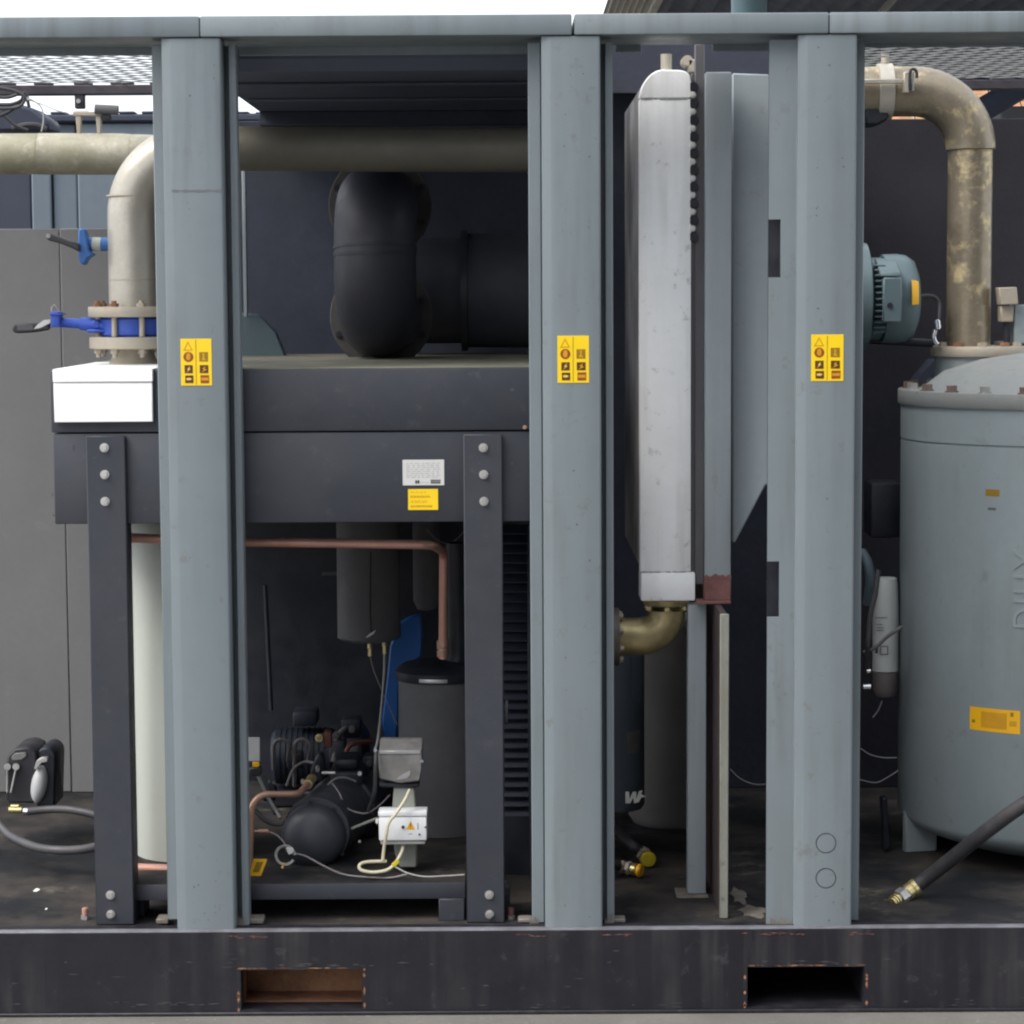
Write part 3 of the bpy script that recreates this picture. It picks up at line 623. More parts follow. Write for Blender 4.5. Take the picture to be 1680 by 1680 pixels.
printed("nameplate", "plate_silver", dry, 660.5, 754.5, 729, 796, YL,
        [("print_grey", textrows(0.09, 0.90, [0.12, 0.20, 0.28, 0.36, 0.44, 0.52, 0.60, 0.67], 0.028, 3)),
         ("print_grey", textrows(0.42, 0.62, [0.87], 0.04, 4, (0.02, 0.05))),
         ("print_black", [(0.30, 0.80, 0.345, 0.93), (0.355, 0.80, 0.40, 0.93), (0.67, 0.775, 0.91, 0.80), (0.67, 0.815, 0.91, 0.855), (0.67, 0.875, 0.91, 0.93)])])
printed("amber_label", "sticker_yellow", dry, 669.5, 802.5, 719, 836.5, YL,
        [("print_amber", textrows(0.08, 0.74, [0.31, 0.36], 0.04, 5, (0.04, .09), 0.012) + textrows(0.1, 0.66, [0.13, 0.55, 0.62], 0.03, 6) + textrows(0.09, 0.80, [0.77, 0.82], 0.045, 8, (0.04, .09), 0.012))])
c = P(861, 701, YD - 0.001); link("bolt", bolt_mesh("bolt", "copper_tan", 0.004, 0.004), c, dry)
# white cover -----------------------------------------------------------
wc = thing("white_cover", "plain white box cover on the dryer corner below the blue valve flange", "cover", (P(170, 690, 0.3).x, 0.3, zu0))
Yw = YD - 0.016
b = MB(); b.pbox(88.5, 627.5, 250, 692.5, Yw, 0.0145, 0.0015); b.build("front_sheet", "white_sheet", wc)
b = MB(); a, c = P(86.5, 606, Yw), P(250.5, 626, Yw)
b.box(a.x, c.x, Yw - 0.003, 0.72, zu1 + 0.003, a.z, 0.003, 2); b.box(a.x, c.x, Yw - 0.003, Yw + 0.0135, c.z, zu1 + 0.0028, 0.001); b.build("lid", "white_sheet", wc)
b = MB()
for i in range(9):
    x0 = 92 + i * 17 + rnd.uniform(-4, 4)
    if i == 5: continue
    b.pbox(x0, 626.2 + rnd.uniform(-.5, .3), x0 + rnd.uniform(10, 17), 627.6, Yw - 0.0008, 0.001, 0)
b.build("seam", "print_grey", wc, smooth=0, kind="stuff")

# ================================================================== LEFT BAY: pipe, flanges, blue valves
YP = 0.55
sp = S(YP); cxp = P(217, 450, YP).x; rp = 38.5 * sp
pts = fillet([(cxp, YP, P(217, 512, YP).z), (cxp, YP, P(217, 243, YP).z), (P(960, 241, YP).x, YP, P(700, 241, YP).z - 0.012)], 0.175, 16)
dp = thing("outlet_pipe", "weathered steel pipe rising from the blue valve and bending along under the roof", "pipe", (cxp, YP, P(217, 520, YP).z))
cut = 17
b = MB(); b.tube(pts[:cut + 1], rp, 36, False); b.build("pipe_elbow", "dull_steel", dp)
b = MB(); b.tube(pts[cut:], rp * 0.93, 36); b.build("pipe_run", "dim_steel", dp)  # same pipe in darker steel, shade of the bay put into the colour
b = MB(); zw = P(217, 322, YP).z; b.lathe([(rp, zw - .003), (rp + .0018, zw - .001), (rp + .0018, zw + .001), (rp, zw + .003)], (cxp, YP, 0), 36)
zw = P(217, 459, YP).z; b.lathe([(rp, zw - .002), (rp + .001, zw), (rp, zw + .002)], (cxp, YP, 0), 36); b.build("weld_bead", "flange_steel", dp, kind="stuff")
cf = P(219, 510, YP); zf = lambda y: P(217, y, YP).z
b = MB(); b.lathe([(rp - .002, zf(503)), (71.5 * sp, zf(503)), (72.5 * sp, zf(504.5)), (72.5 * sp, zf(518)), (71.5 * sp, zf(519.5)), (rp - .002, zf(519.5))], (cxp, YP, 0), 48)
fl = b.build("flange", "flange_steel", dp)
for k in range(8):
    a = R(22.5 + 45 * k); r_ = 58 * sp
    q = MB(); x, y = cxp + r_ * math.cos(a), YP + r_ * math.sin(a)
    q.cyl((x, y, zf(503) + .0002), (x, y, zf(503) + .009), 0.013, 6); q.cyl((x, y, zf(503) + .0092), (x, y, zf(503) + .016), 0.007, 10)
    q.build("bolt", "rust" if k in (4, 5, 3) else "flange_steel", fl)
bv = thing("butterfly_valve", "blue butterfly valve clamped between two pipe flanges, black lever out sideways", "valve", (cxp, YP, zf(552)))
b = MB(); b.lathe([(rp, zf(552)), (rp + .02, zf(552)), (rp + .026, zf(548)), (rp + .026, zf(524)), (rp + .02, zf(520)), (rp, zf(520))], (cxp, YP, 0), 40); b.build("body", "valve_blue", bv)
b = MB()
for k in range(8):
    a = R(22.5 + 45 * k); r_ = 58 * sp
    b = MB(); b.cyl((cxp + r_ * math.cos(a), YP + r_ * math.sin(a), zf(551.5)), (cxp + r_ * math.cos(a), YP + r_ * math.sin(a), zf(520)), 0.0075, 12)
    b.build("tie_rod", "flange_steel", bv)
b = MB(); p0 = P(184, 536, YP - .03); p1 = P(98, 529, YP - .03)
b.cyl(p0, P(132, 531, YP - .03), 0.019, 20, 0.017); b.cyl(P(132.2, 531, YP - .03), p1, 0.013, 20); b.build("neck", "valve_blue", bv)
b = MB(); b.pbox(142, 540, 176, 546, YP - .06, .06, .004); b.pbox(150, 524, 165, 541, YP - .05, .05, .006); b.build("neck_lug", "valve_blue", bv)
b = MB(); b.pbox(83, 511, 97, 537, YP - .06, .06, .004, 2); b.pbox(81, 514, 100, 517, YP - .065, .07, .001); b.build("lever_head", "valve_blue", bv)
b = MB(); b.tube([P(x, y, YP - .03) for x, y in ((85, 511), (84, 505), (89, 499), (95, 508), (97, 511))], 0.0012, 6); b.build("wire_loop", "zinc", bv)
b = MB()
a0, a1 = P(82, 531, YP - .03), P(23, 541, YP - .03)
b.prism([(P(x, y, YP - .03).x, P(x, y, YP - .03).z) for x, y in ((82, 528), (82, 541), (60, 545), (30, 547), (22, 544), (22, 534), (28, 531), (60, 529))], YP - .045, YP - .015, 'Y', 0.004); b.build("lever", "black_plastic", bv)
b = MB(); b.pbox(28, 533, 54, 542, YP - .0468, .0015, .0005); b.build("lever_grip", "insulation", bv)
b = MB(); b.pprism([(62, 532), (72, 525), (82, 524), (82, 530), (66, 538), (55, 540)], YP - .047, .0018); b.build("lever_plate", "zinc", bv)
lf = thing("inlet_flange", "pale steel pipe flange and cone neck standing on the white cover", "flange", (cxp, YP, zu1 + .003))
b = MB(); b.lathe([(rp - .004, zf(552.4)), (70 * sp, zf(552.4)), (71.5 * sp, zf(554)), (71.5 * sp, zf(570)), (70 * sp, zf(571.5)), (rp * 0.8, zf(571.5)), (rp * 0.80, zf(576)), (rp * 1.12, P(217, 601, YP).z), (0, P(217, 601, YP).z)], (cxp, YP, 0), 48); b.build("flange_ring", "flange_steel", lf)
for k in range(8):
    a = R(22.5 + 45 * k); r_ = 58 * sp; x, y = cxp + r_ * math.cos(a), YP + r_ * math.sin(a)
    q = MB(); q.cyl((x, y, zf(571.7)), (x, y, zf(571.7) - .012), 0.012, 6); q.cyl((x, y, zf(571.7) - .0122), (x, y, zf(571.7) - .022), 0.007, 10); q.build("bolt", "flange_steel", lf)
# upper small lever valve
uv = thing("lever_valve", "small blue stub valve with brown lever on the side of the rising pipe", "valve", P(150, 402, YP))
b = MB(); b.cyl(P(182, 401, YP), P(142, 400, YP), 0.018, 20); b.build("stub", "stub_blue", uv)
b = MB(); b.cyl(P(166, 401, YP - .0002), P(152, 400.5, YP - .0002), 0.0186, 20); b.build("label_band", "pale_wrap", uv)
b = MB(); b.pprism([(128, 376), (137, 374), (143, 392), (146, 412), (154, 417), (143, 424), (137, 436), (130, 430), (128, 415)], YP - .03, .05, .004); b.build("hub", "stub_blue", uv)
b = MB(); b.pprism([(130, 400), (130, 414), (120, 408), (100, 400), (77, 394), (75, 385), (82, 382), (104, 391)], YP - .045, .025, .004); b.build("lever", "black_plastic", uv)
b = MB(); b.cyl(P(79, 387, YP - .047), P(79, 387, YP - .02), .006, 12); b.build("lever_pin", "zinc", uv)
# rear left pipe
YQ = 1.02; rq = 33 * S(YQ)
t = thing("overhead_pipe", "mossy grey horizontal pipe ending behind the rising steel elbow", "pipe", P(100, 285, YQ))
b = MB(); b.tube([P(-260, 253, YQ), P(64, 252.5, YQ)], rq, 28); b.build("pipe_length", "mossy_steel", t)
b = MB(); b.tube([P(64.5, 252.5, YQ), P(200, 253, YQ)] + [P(214, 254, YQ)], rq * 1.012, 28); b.build("pipe_length", "mossy_steel", t)
b = MB(); q_ = P(214.2, 254, YQ); b.tube(fillet([q_, q_ + Vector((.075, 0, 0)), q_ + Vector((.075, .45, -.01))], .07, 12), rq, 28); b.build("rear_elbow", "mossy_steel", t)
br = thing("solenoid_bracket", "small steel bracket with grey coil standing on the mossy pipe", "bracket", P(150, 222, YQ))
b = MB()
for x in (129, 162):
    b.pprism([(x - 5, 190), (x + 4, 190), (x + 3, 221), (x - 3, 221)], YQ - .01, .02, .002)
b.pprism([(119, 183), (172, 183), (172, 190), (119, 190)], YQ - .012, .024, .002); b.build("frame", "flange_steel", br)
b = MB(); b.cyl(P(156, 179, YQ - .013), P(194, 181, YQ - .013), 0.014, 18); b.build("coil", "insulation", br)
b = MB(); b.pbox(166, 188, 181, 196, YQ - .02, .03, .002); b.build("block", "machine_black", br)
t = thing("cable_bundle", "tangle of black cables hanging over the far end of the mossy pipe", "cables", P(30, 215, 1.3))
for k, pp in enumerate((((-30, 140), (20, 148), (40, 160), (28, 176), (-20, 178)), ((-30, 168), (10, 172), (34, 165), (40, 152), (48, 166)), ((-20, 196), (10, 186), (30, 172), (42, 158), (48, 176)),
                        ((-30, 155), (4, 160), (20, 158), (34, 152)), ((-10, 176), (14, 196), (26, 206), (46, 214)), ((20, 212), (40, 206), (60, 206), (76, 213)))):
    b = MB(); b.tube(spline([P(x, y, 1.25 + .02 * k) for x, y in pp], 6), 0.005 if k != 5 else 0.009, 8); b.build("cable", "black_rubber", t)
b = MB(); b.tube(spline([P(x, y, 1.2) for x, y in ((44, 160), (62, 170), (70, 182), (71, 200), (68, 216))], 6), 0.0025, 6); b.build("cable", "print_grey", t)
b = MB(); b.tube(spline([P(x, y, 1.22) for x, y in ((44, 163), (66, 170), (90, 180), (112, 186))], 6), 0.0018, 6); b.build("cable", "print_grey", t)
b = MB(); b.prism([(P(x, y, 1.5).x, P(x, y, 1.5).z) for x, y in ((-40, 168), (20, 168), (52, 176), (66, 188), (80, 196), (80, 216), (-40, 216))], 1.5, 1.7, 'Y', 0.01); tag(b.build("cable_box", "navy_paint"), "dark low box behind the black cables and mossy pipe", "box")

# left bay floor --------------------------------------------------------
YF = 1.02
t = thing("condensate_drain", "black condensate drain with grey oval cover standing on the floor by the taupe wall", "drain valve", P(50, 1325, YF))
sx = S(YF)
b = MB(); b.pprism([(12, 1318), (8, 1262), (12, 1240), (24, 1228), (44, 1225), (60, 1232), (62, 1318)], YF - .06, .16, .006); b.build("body", "black_plastic", t)
b = MB(); b.pprism([(60, 1326), (60, 1236), (66, 1228), (78, 1225), (88, 1231), (92, 1240), (90, 1326)], YF - .04, .14, .006); b.build("mount", "machine_black", t)
c = P(61, 1290, YF - .075)
b = MB(); b.lathe([(0, 0), (.010, .001), (.019, .008), (.024, .02), (.024, .04)], (0, 0, 0), 24, 'Y')
bmesh.ops.scale(b.bm, vec=(0.95, 1, 2.3), verts=b.bm.verts); bmesh.ops.rotate(b.bm, verts=b.bm.verts, cent=(0, 0, 0), matrix=Matrix.Rotation(R(10), 3, 'Y')); bmesh.ops.translate(b.bm, verts=b.bm.verts, vec=c)
b.build("cover", "tag_white", t)
b = MB(); b.pprism([(55, 1262), (60, 1248), (67, 1243), (78, 1243), (78, 1250), (68, 1252), (60, 1263)], YF - .08, .02, .002); b.build("cover_clip", "zinc", t)
b = MB(); b.pprism([(18, 1243), (24, 1236), (42, 1234), (44, 1240), (36, 1247), (20, 1248)], YF - .065, .005, .002); b.build("top_label", "actuator_grey", t)
for x in (12, 26):
    b = MB(); b.cyl(P(x, 1258, YF - .062), P(x, 1258, YF - .08), .010, 14); b.tube([P(x, 1262, YF - .075), P(x - (x > 20) * 8, 1300, YF - .075)], .003, 8); b.build("clamp_screw", "zinc", t)
b = MB(); b.cyl(P(15, 1329, YF - .08), P(36, 1329, YF - .08), .010, 16); b.cyl(P(18, 1323, YF - .08), P(31, 1323, YF - .08), .006, 12); b.build("hose_fitting", "brass", t)
b = MB(); b.cyl(P(39, 1331, YF - .08), P(46, 1331, YF - .08), .012, 16); b.build("hose_clip", "chrome", t)
b = MB(); b.tube(spline([P(x, y, YF - .08 - d) for x, y, d in ((46, 1331, 0), (80, 1328, .0), (110, 1328, .02), (150, 1335, .04), (200, 1350, .06))], 6), .0115, 14)
b.build("hose", "hose_rubber", t)
b = MB(); b.tube(spline([P(x, y, d) for x, y, d in ((-60, 1320, .85), (-10, 1346, .80), (18, 1372, .74), (60, 1390, .66), (105, 1395, .62), (150, 1391, .62), (200, 1375, .66))], 8), .0125, 14)
tag(b.build("loose_hose", "hose_rubber"), "black hose lying in a curve on the floor beside the condensate drain", "hose")
def onfloor(x, y):
    d = ROT @ Vector(((x - 840) / FPX, (840 - y) / FPX, -1.0)); k = (FLOOR - CAM.z) / d.z; return CAM + d * k
for i, (x, y, s_, lab) in enumerate(((60, 1461, .009, "larger white paper scrap on the dark floor left of the dryer post"), (76, 1492, .0035, "tiny white crumb on the floor near the skid edge"))):
    c = onfloor(x, y); b = MB()
    b.prism([(c.x + s_ * math.cos(R(a)) * q, c.y + 2.2 * s_ * math.sin(R(a)) * q) for a, q in ((0, 1), (50, .8), (110, 1.0), (170, .7), (220, 1), (300, .85))], FLOOR + .0003, FLOOR + .002, 'Z')
    tag(b.build("paper_scrap", "vinyl_white", smooth=0), lab, "paper scrap")
def floor_bolt(x, y, m, lab):
    c = onfloor(x, y); t = thing("floor_bolt", lab, "bolt", c, "anchor bolts in the skid floor")
    b = MB(); b.cyl(c + Vector((0, 0, .0003)), c + Vector((0, 0, .010)), .011, 6); b.build("nut", "zinc", t)
    b = MB(); b.cyl(c + Vector((0, 0, .0102)), c + Vector((0, 0, .030)), .0085, 14, bev=.002); b.build("cap", m, t)
floor_bolt(140, 1508, "copper", "orange capped anchor bolt beside the dryer post below the taupe wall")
floor_bolt(838, 1508, "red_primer", "red brown anchor bolt beside the dryer post near the louvred coil")

# ================================================================== DRYER INTERIOR
t = thing("insulated_column", "pale wrapped heat exchanger column behind the grey pillar and copper riser", "heat exchanger", (P(300, 1410, .5).x, .5, zt_))
cx = P(302, 1100, .5).x; r_ = 84 * S(.5)
b = MB(); b.lathe([(0, zt_ + .0005), (r_, zt_ + .0005), (r_, zb0 - .03), (r_ - .006, zb0 - .022), (0, zb0 - .022)], (cx, .5, 0), 40); b.build("wrap", "pale_wrap", t)
b = MB(); z = P(300, 868, .5).z; b.lathe([(r_ + .001, z - .02), (r_ + .004, z - .018), (r_ + .004, z - .004), (r_ + .001, z - .002)], (cx, .5, 0), 40); b.build("top_band", "print_grey", t)
cp = thing("copper_suction_pipe", "pinkish copper pipe running across the dryer opening then turning down", "copper pipe", P(500, 890, .3))
pts = fillet([P(211, 882.5, .30), P(400, 889, .30), P(709, 893.5, .32), P(728, 905, .62), P(727, 1080, .66)], .035, 8)
b = MB(); b.tube(pts, .0125, 16); b.build("tube_run", "copper", cp)
b = MB(); c = P(727, 1064, .66); b.cyl(c, c + Vector((0, 0, .022)), .017, 16); c = P(727, 1077, .66); b.cyl(c, c + Vector((0, 0, .018)), .0165, 16); b.build("joint_collar", "copper_tan", cp)
b = MB(); c = P(211, 882.5, .30); b.lathe([(0, -.0135), (.009, -.011), (.0135, 0), (.0125, .006)], c, 16, 'X'); b.build("end_cap", "copper", cp)
b = MB(); b.tube([P(212.5, 892, .335), P(216.5, 1412, .335)], .006, 12); tag(b.build("copper_riser", "copper_dark"), "thin dark copper tube standing upright against the dryer post", "copper tube")
t = thing("copper_return_pipe", "bright copper pipe low across the bottom of the pale column", "copper pipe", P(245, 1430, .3))
b = MB(); b.tube([P(211, 1425, .30), P(390, 1431, .30)], .0145, 16); b.build("tube_run", "copper", t)
b = MB(); b.tube([P(211, 1436, .33), P(390, 1441, .33)], .006, 10); b.build("guard_strip", "copper_tan", t)
# vessels
YV = .92; s_ = S(YV)
t = thing("hanging_separator", "grey wrapped cylinder hanging under the dryer beam with steel rim", "separator", P(605, 1055, YV))
c = P(606, 1040, YV); r_ = 52.5 * s_; z0 = P(606, 1044, YV).z
b = MB(); b.lathe([(0, z0), (r_, z0), (r_, zb0 - .001), (0, zb0 - .001)], (c.x, YV, 0), 36); b.build("wrap", "insulation", t)
b = MB(); b.lathe([(0, z0 - .016), (r_ * .6, z0 - .014), (r_ * .93, z0 - .006), (r_ + .001, z0 - .0005), (0, z0 - .0004)], (c.x, YV, 0), 36); b.build("bottom_rim", "rim_steel", t)
b = MB(); b.tube([P(608, 905, YV - r_ - .001), P(607, 1000, YV - r_ - .001), P(610, 1044, YV - r_ - .001)], .0022, 6); b.build("wrap_seam", "machine_black", t)
b = MB(); b.pprism([(600, 1046), (606, 1040), (617, 1034), (612, 1041), (603, 1046)], YV - r_ - .004, .003); b.build("clip", "plate_silver", t)
for x, y in ((607, 1064), (631, 1060)):
    b = MB(); c = P(x, y, YV); b.cyl(c, c + Vector((0, 0, .03)), .0075, 12); b.cyl(c + Vector((0, 0, -.022)), c + Vector((0, 0, -.0005)), .0055, 6); b.build("drain_fitting", "brass", t)
b = MB(); b.tube(spline([P(631, 1072, YV), P(630, 1110, YV), P(625, 1170, .7), P(620, 1212, .45), P(615, 1232, .31)], 8), .0034, 8); tag(b.build("sensing_tube", "print_grey"), "pale thin tube from the hanging separator down to the grey actuator", "tube")
b = MB(); b.tube(spline([P(607, 1076, YV), P(615, 1105, YV), P(634, 1150, YV), P(652, 1190, YV)], 8), .0016, 6); tag(b.build("sensing_tube", "grey_wire"), "very thin dark tube crossing the blue sheet below the separator", "tube")
YB = 1.05; r_ = 22 * S(YB); c = P(700, 990, YB)
b = MB(); b.lathe([(0, P(700, 1004, YB).z), (r_ * .7, P(700, 999, YB).z), (r_, P(700, 985, YB).z), (r_, zb0 - .001), (0, zb0 - .001)], (c.x, YB, 0), 24)
tag(b.build("slim_vessel", "insulation"), "slim grey rounded vessel behind the turning copper pipe", "vessel")
b = MB(); b.tube([P(528, 942, 1.1), P(553, 941, 1.1)], .006, 10); tag(b.build("pipe_stub", "insulation"), "short grey pipe stub beside the hanging separator", "pipe")
YA = .75; s_ = S(YA); c = P(722, 1250, YA); r_ = 68 * s_
t = thing("accumulator_tank", "dark grey wrapped accumulator tank with black lid behind the dryer post", "tank", (c.x, YA, zt_))
b = MB(); z1 = P(720, 1104, YA).z; b.lathe([(0, zt_ + .0005), (r_, zt_ + .0005), (r_, z1), (0, z1)], (c.x, YA, 0), 40); b.build("wrap", "insulation", t)
z2 = P(720, 1086, YA).z
b = MB(); b.lathe([(r_ * .7, z1 - .014), (r_ + .006, z1 - .014), (r_ + .008, z1 - .008), (r_ + .008, z1 + .01), (r_ * .9, z2 - .004), (r_ * .6, z2 + .004), (0, z2 + .006)], (c.x, YA, 0), 40); b.build("lid", "machine_black", t)
b = MB(); b.lathe([(r_ + .0085, z1 - .010), (r_ + .0095, z1 - .004), (r_ + .0085, z1)], (c.x, YA, 0), 12, 'Z', R(-115), R(-78)); b.build("lid_clip", "rim_steel", t)
b = MB(); b.tube([P(752, 1086, YA), P(750, 890, YA)], .034, 20); tag(b.build("wrapped_pipe", "machine_black"), "black wrapped pipe rising from the accumulator tank lid", "pipe")
b = MB(); b.pprism([(655, 1022), (672, 1012), (690, 1008), (693, 1040), (691, 1078), (672, 1088), (660, 1100), (654, 1130), (653, 1180), (650, 1214), (630, 1214), (627, 1180), (634, 1120), (640, 1060)], 1.15, .03, .004)  # stiff cut-out standing in for a blue plastic sheet
tag(b.build("blue_sheet", "bag_blue"), "bright blue shaped plastic sheet standing between the separator and accumulator tank", "bracket")
b = MB(); b.tube(spline([P(700, 868, .9), P(715, 884, .9), P(735, 892, .9), (P(752, 882, .9)), P(764, 868, .9)], 6), .0018, 6); tag(b.build("hanging_wire", "grey_wire"), "thin grey wire sagging under the dryer beam by the post", "wire")
# compressor
YC = .34; s_ = S(YC); c = P(514, 1373, YC); r_ = 53.5 * s_
t = thing("piston_compressor", "black piston compressor with domed end cover lying on the dryer tray", "compressor", (c.x, .6, zt_))
b = MB(); b.lathe([(0, -.045), (r_ * .35, -.042), (r_ * .7, -.030), (r_ * .92, -.013), (r_ * .985, 0), (r_, .006), (r_, .03), (0, .03)], (c.x, YC, c.z), 40, 'Y'); b.build("end_cover", "machine_grey", t)
b = MB(); b.lathe([(0, .031), (r_ * 1.06, .031), (r_ * 1.07, .034), (r_ * 1.07, .052), (r_ * 1.06, .057), (r_ * 1.06, .30), (r_ * 1.13, .305), (r_ * 1.13, .33), (r_ * 1.08, .335), (r_ * 1.08, .62), (0, .62)], (0, 0, 0), 44, 'Y')
bmesh.ops.rotate(b.bm, verts=b.bm.verts, cent=(0, 0, 0), matrix=Matrix.Rotation(R(-10), 3, 'Z')); bmesh.ops.translate(b.bm, verts=b.bm.verts, vec=(c.x, YC, c.z + .009)); b.build("motor_body", "machine_grey", t)
for k in range(8):
    a = R(45 * k + 10); q = MB(); p = Vector((c.x + .004 + r_ * 1.02 * math.cos(a), YC + .024, c.z + r_ * 1.02 * math.sin(a))); q.cyl(p, p + Vector((0, -.008, 0)), .006, 6); q.build("cover_bolt", "machine_black", t)
b = MB(); b.box(c.x + .02, c.x + .115, YC + .28, YC + .44, c.z + .075, c.z + .118, .010, 2); b.build("cylinder_head", "machine_black", t)
b = MB(); b.box(c.x + .035, c.x + .10, YC + .30, YC + .42, c.z + .1185, c.z + .150, .012, 2); b.build("head_cover", "machine_black", t)
b = MB(); b.cyl(P(586, 1296, .66), P(586, 1268, .66), .030, 20, bev=.006); b.build("head_cap", "machine_black", t)
b = MB(); b.box(P(582, 1300, .66).x, P(616, 1300, .66).x, .64, .78, zt_ + .001, P(590, 1298, .66).z, .014, 2); b.build("gearbox", "machine_black", t)
for k, (m, rr, pp) in enumerate((("insulation", .009, ((548, 1250, .9), (552, 1215, .92), (566, 1196, .95), (590, 1186, 1.0))),
        ("copper_dark", .007, ((560, 1262, .8), (572, 1226, .82), (592, 1218, .84), (612, 1216, .86))), ("grey_wire", .004, ((470, 1290, .7), (482, 1262, .72), (500, 1250, .72), (516, 1252, .66))),
        ("grey_wire", .003, ((535, 1290, .55), (550, 1278, .56), (566, 1276, .57), (584, 1282, .58))), ("insulation", .006, ((420, 1330, .6), (432, 1344, .56), (450, 1352, .52), (466, 1350, .5))))):
    b = MB(); b.tube(spline([P(x, y, d_) for x, y, d_ in pp], 6), rr, 10); b.build("oil_line", m, t)
for x0, y0, x1, y1, Y_, dp_, m in ((560, 1180, 592, 1212, .95, .08, "machine_black"), (540, 1216, 566, 1252, .9, .08, "machine_grey"), (596, 1240, 618, 1268, .8, .06, "machine_black"), (470, 1236, 496, 1262, .85, .06, "machine_black"), (430, 1292, 452, 1316, .8, .06, "machine_black"), (570, 1225, 590, 1248, .86, .05, "insulation")):
    b = MB(); b.pbox(x0, y0, x1, y1, Y_, dp_, .008, 2); b.build("valve_block", m, t)
for x_, y_, Y_, rr in ((552, 1206, .90, .012), (484, 1230, .83, .009), (606, 1252, .79, .010), (442, 1284, .78, .008), (578, 1196, .94, .011)):
    p_ = P(x_, y_, Y_); b = MB(); b.cyl(p_, p_ + Vector((0, -.012, 0)), rr, 6); b.cyl(p_ + Vector((0, -.0122, 0)), p_ + Vector((0, -.020, 0)), rr * .6, 10); b.build("valve_nut", "insulation", t)
for q0_, q1_ in ((P(590, 1269, .57), P(590, 1269, .59)), (P(521, 1263, .55), P(521, 1259, .57)), (P(497, 1283, .50), P(497, 1281, .52)), (P(588, 1381, .45), P(592, 1381, .45))):
    b = MB(); b.cyl(q0_, q1_, .006, 10); b.build("bolt", "zinc", t)
b = MB(); b.cyl(P(523, 1211, .62), P(529, 1210, .66), .011, 14); b.cyl(P(524, 1211, .615), P(523, 1211, .62), .007, 10); b.build("valve_nut", "brass", t)
b = MB(); b.pbox(531, 1200, 544, 1228, .62, .04, .006, 2); b.build("service_valve", "copper_dark", t)
b = MB(); b.cyl(P(528, 1268, .56), P(550, 1268, .56), .0045, 8); b.build("valve_stem", "zinc", t)
b = MB(); b.pprism([(508, 1268), (514, 1250), (522, 1236), (530, 1238), (528, 1262), (532, 1282), (512, 1284)], .60, .05, .006); b.build("valve_block", "machine_black", t)
for x0 in (462, 496):
    b = MB(); pp = [P(x0 - 13, 1290 if x0 > 470 else 1262, .75)] + [P(px, py, .72) for px, py in [(x0 + 13 * math.cos(R(a)), 1225 - 12 * math.sin(R(a))) for a in range(180, -1, -20)]] + [P(x0 + 10, 1248, .75)]
    b.tube(pp, .0055, 10); tag(b.build("hose_loop", "grey_wire"), "grey hose looped over beside the compressor, " + ("nearest the hanging label" if x0 < 470 else "nearest the brass valve nut"), "hose")
pts = fillet([P(409.5, 1420, .27), P(413, 1303, .27), P(490, 1303, .32), P(514, 1276, .52)], .045, 10)
t2 = thing("copper_discharge_pipe", "tan copper pipe rising from the tray and bending to the compressor", "copper pipe", P(410, 1420, .27))
b = MB(); b.tube(pts, .0088, 14); b.build("tube_run", "copper_tan", t2)
b = MB(); b.cyl(P(505, 1287, .44), P(512, 1277, .50), .013, 12); b.build("joint_nut", "brass", t2)
b = MB(); b.cyl(P(413, 1364, .27), P(427, 1364, .27), .004, 10); b.cyl(P(424, 1364, .27), P(440, 1364, .27), .0065, 10); b.build("tap_fitting", "copper_tan", t2)
b = MB(); b.tube(spline([P(440, 1364, .27), P(455, 1371, .27), P(467, 1384, .26), P(474, 1398, .25), P(500, 1404, .24), P(530, 1420, .22), P(562, 1434, .2), P(600, 1439, .18), P(640, 1440, .16), P(668, 1434, .15)], 6), .0024, 8)
tag(b.build("capillary_tube", "grey_wire"), "thin capillary tube trailing over the tray in front of the compressor", "tube")
t2 = thing("wire_coil", "small coil of grey wire tied on the capillary before the compressor", "wire coil", P(468, 1420, .2))
for k in range(3):
    b = MB(); r0 = 16.5 - k * 1.3; b.tube([P(468 + r0 * math.cos(R(a)), 1403 - r0 * math.sin(R(a)), .215 + .002 * k + .001 * math.sin(R(a * 2))) for a in range(0, 345, 15)], .0014, 6); b.build("turn", "print_grey", t2)
b = MB(); b.pprism([(470, 1390), (480, 1391), (482, 1398), (474, 1403), (471, 1398)], .208, .006, .001); b.build("tie", "plate_silver", t2)
b = MB(); b.tube([P(463, 1424, .21), P(466, 1416, .21)], .003, 8); b.build("wire_end", "print_pale", t2)
b = MB(); b.tube([P(418, 1262, .6), P(440, 1310, .55), P(460, 1342, .5)], .0045, 8); tag(b.build("flexible_tube", "print_grey"), "pale flexible tube slanting down behind the copper bend", "tube")
b = MB(); b.tube([P(434, 1276, .62), P(438, 1300, .6), P(452, 1335, .56)], .0065, 8); tag(b.build("flexible_tube", "insulation"), "thicker grey tube slanting beside the pale flexible tube", "tube")
b = MB(); b.tube([P(435, 960, 1.3), P(445, 1165, 1.3)], .007, 10); tag(b.build("rear_conduit", "machine_black"), "dim black conduit standing in the dark rear of the dryer", "conduit")
t2 = thing("hanging_label", "small grey tag with amber clip hanging beside the grey pillar", "tag", P(415, 1245, .3))
b = MB(); b.pbox(407, 1210, 426, 1249, .30, .004, .001); b.build("card", "tag_white", t2)
b = MB(); b.pbox(414, 1250, 425, 1259, .30, .008, .002); b.build("clip", "label_amber", t2)
b = MB(); b.pbox(408, 1259, 428, 1274, .30, .03, .004); b.build("plug", "black_plastic", t2)
t2 = thing("tray_label", "small amber label stuck leaning on the tray edge below the copper bend", "label", P(422, 1436, .15))
b = MB(); b.pprism([(416, 1409.5), (438.5, 1409.5), (428, 1437), (408, 1437)], .135, .002); b.build("face", "label_amber", t2, smooth=0)
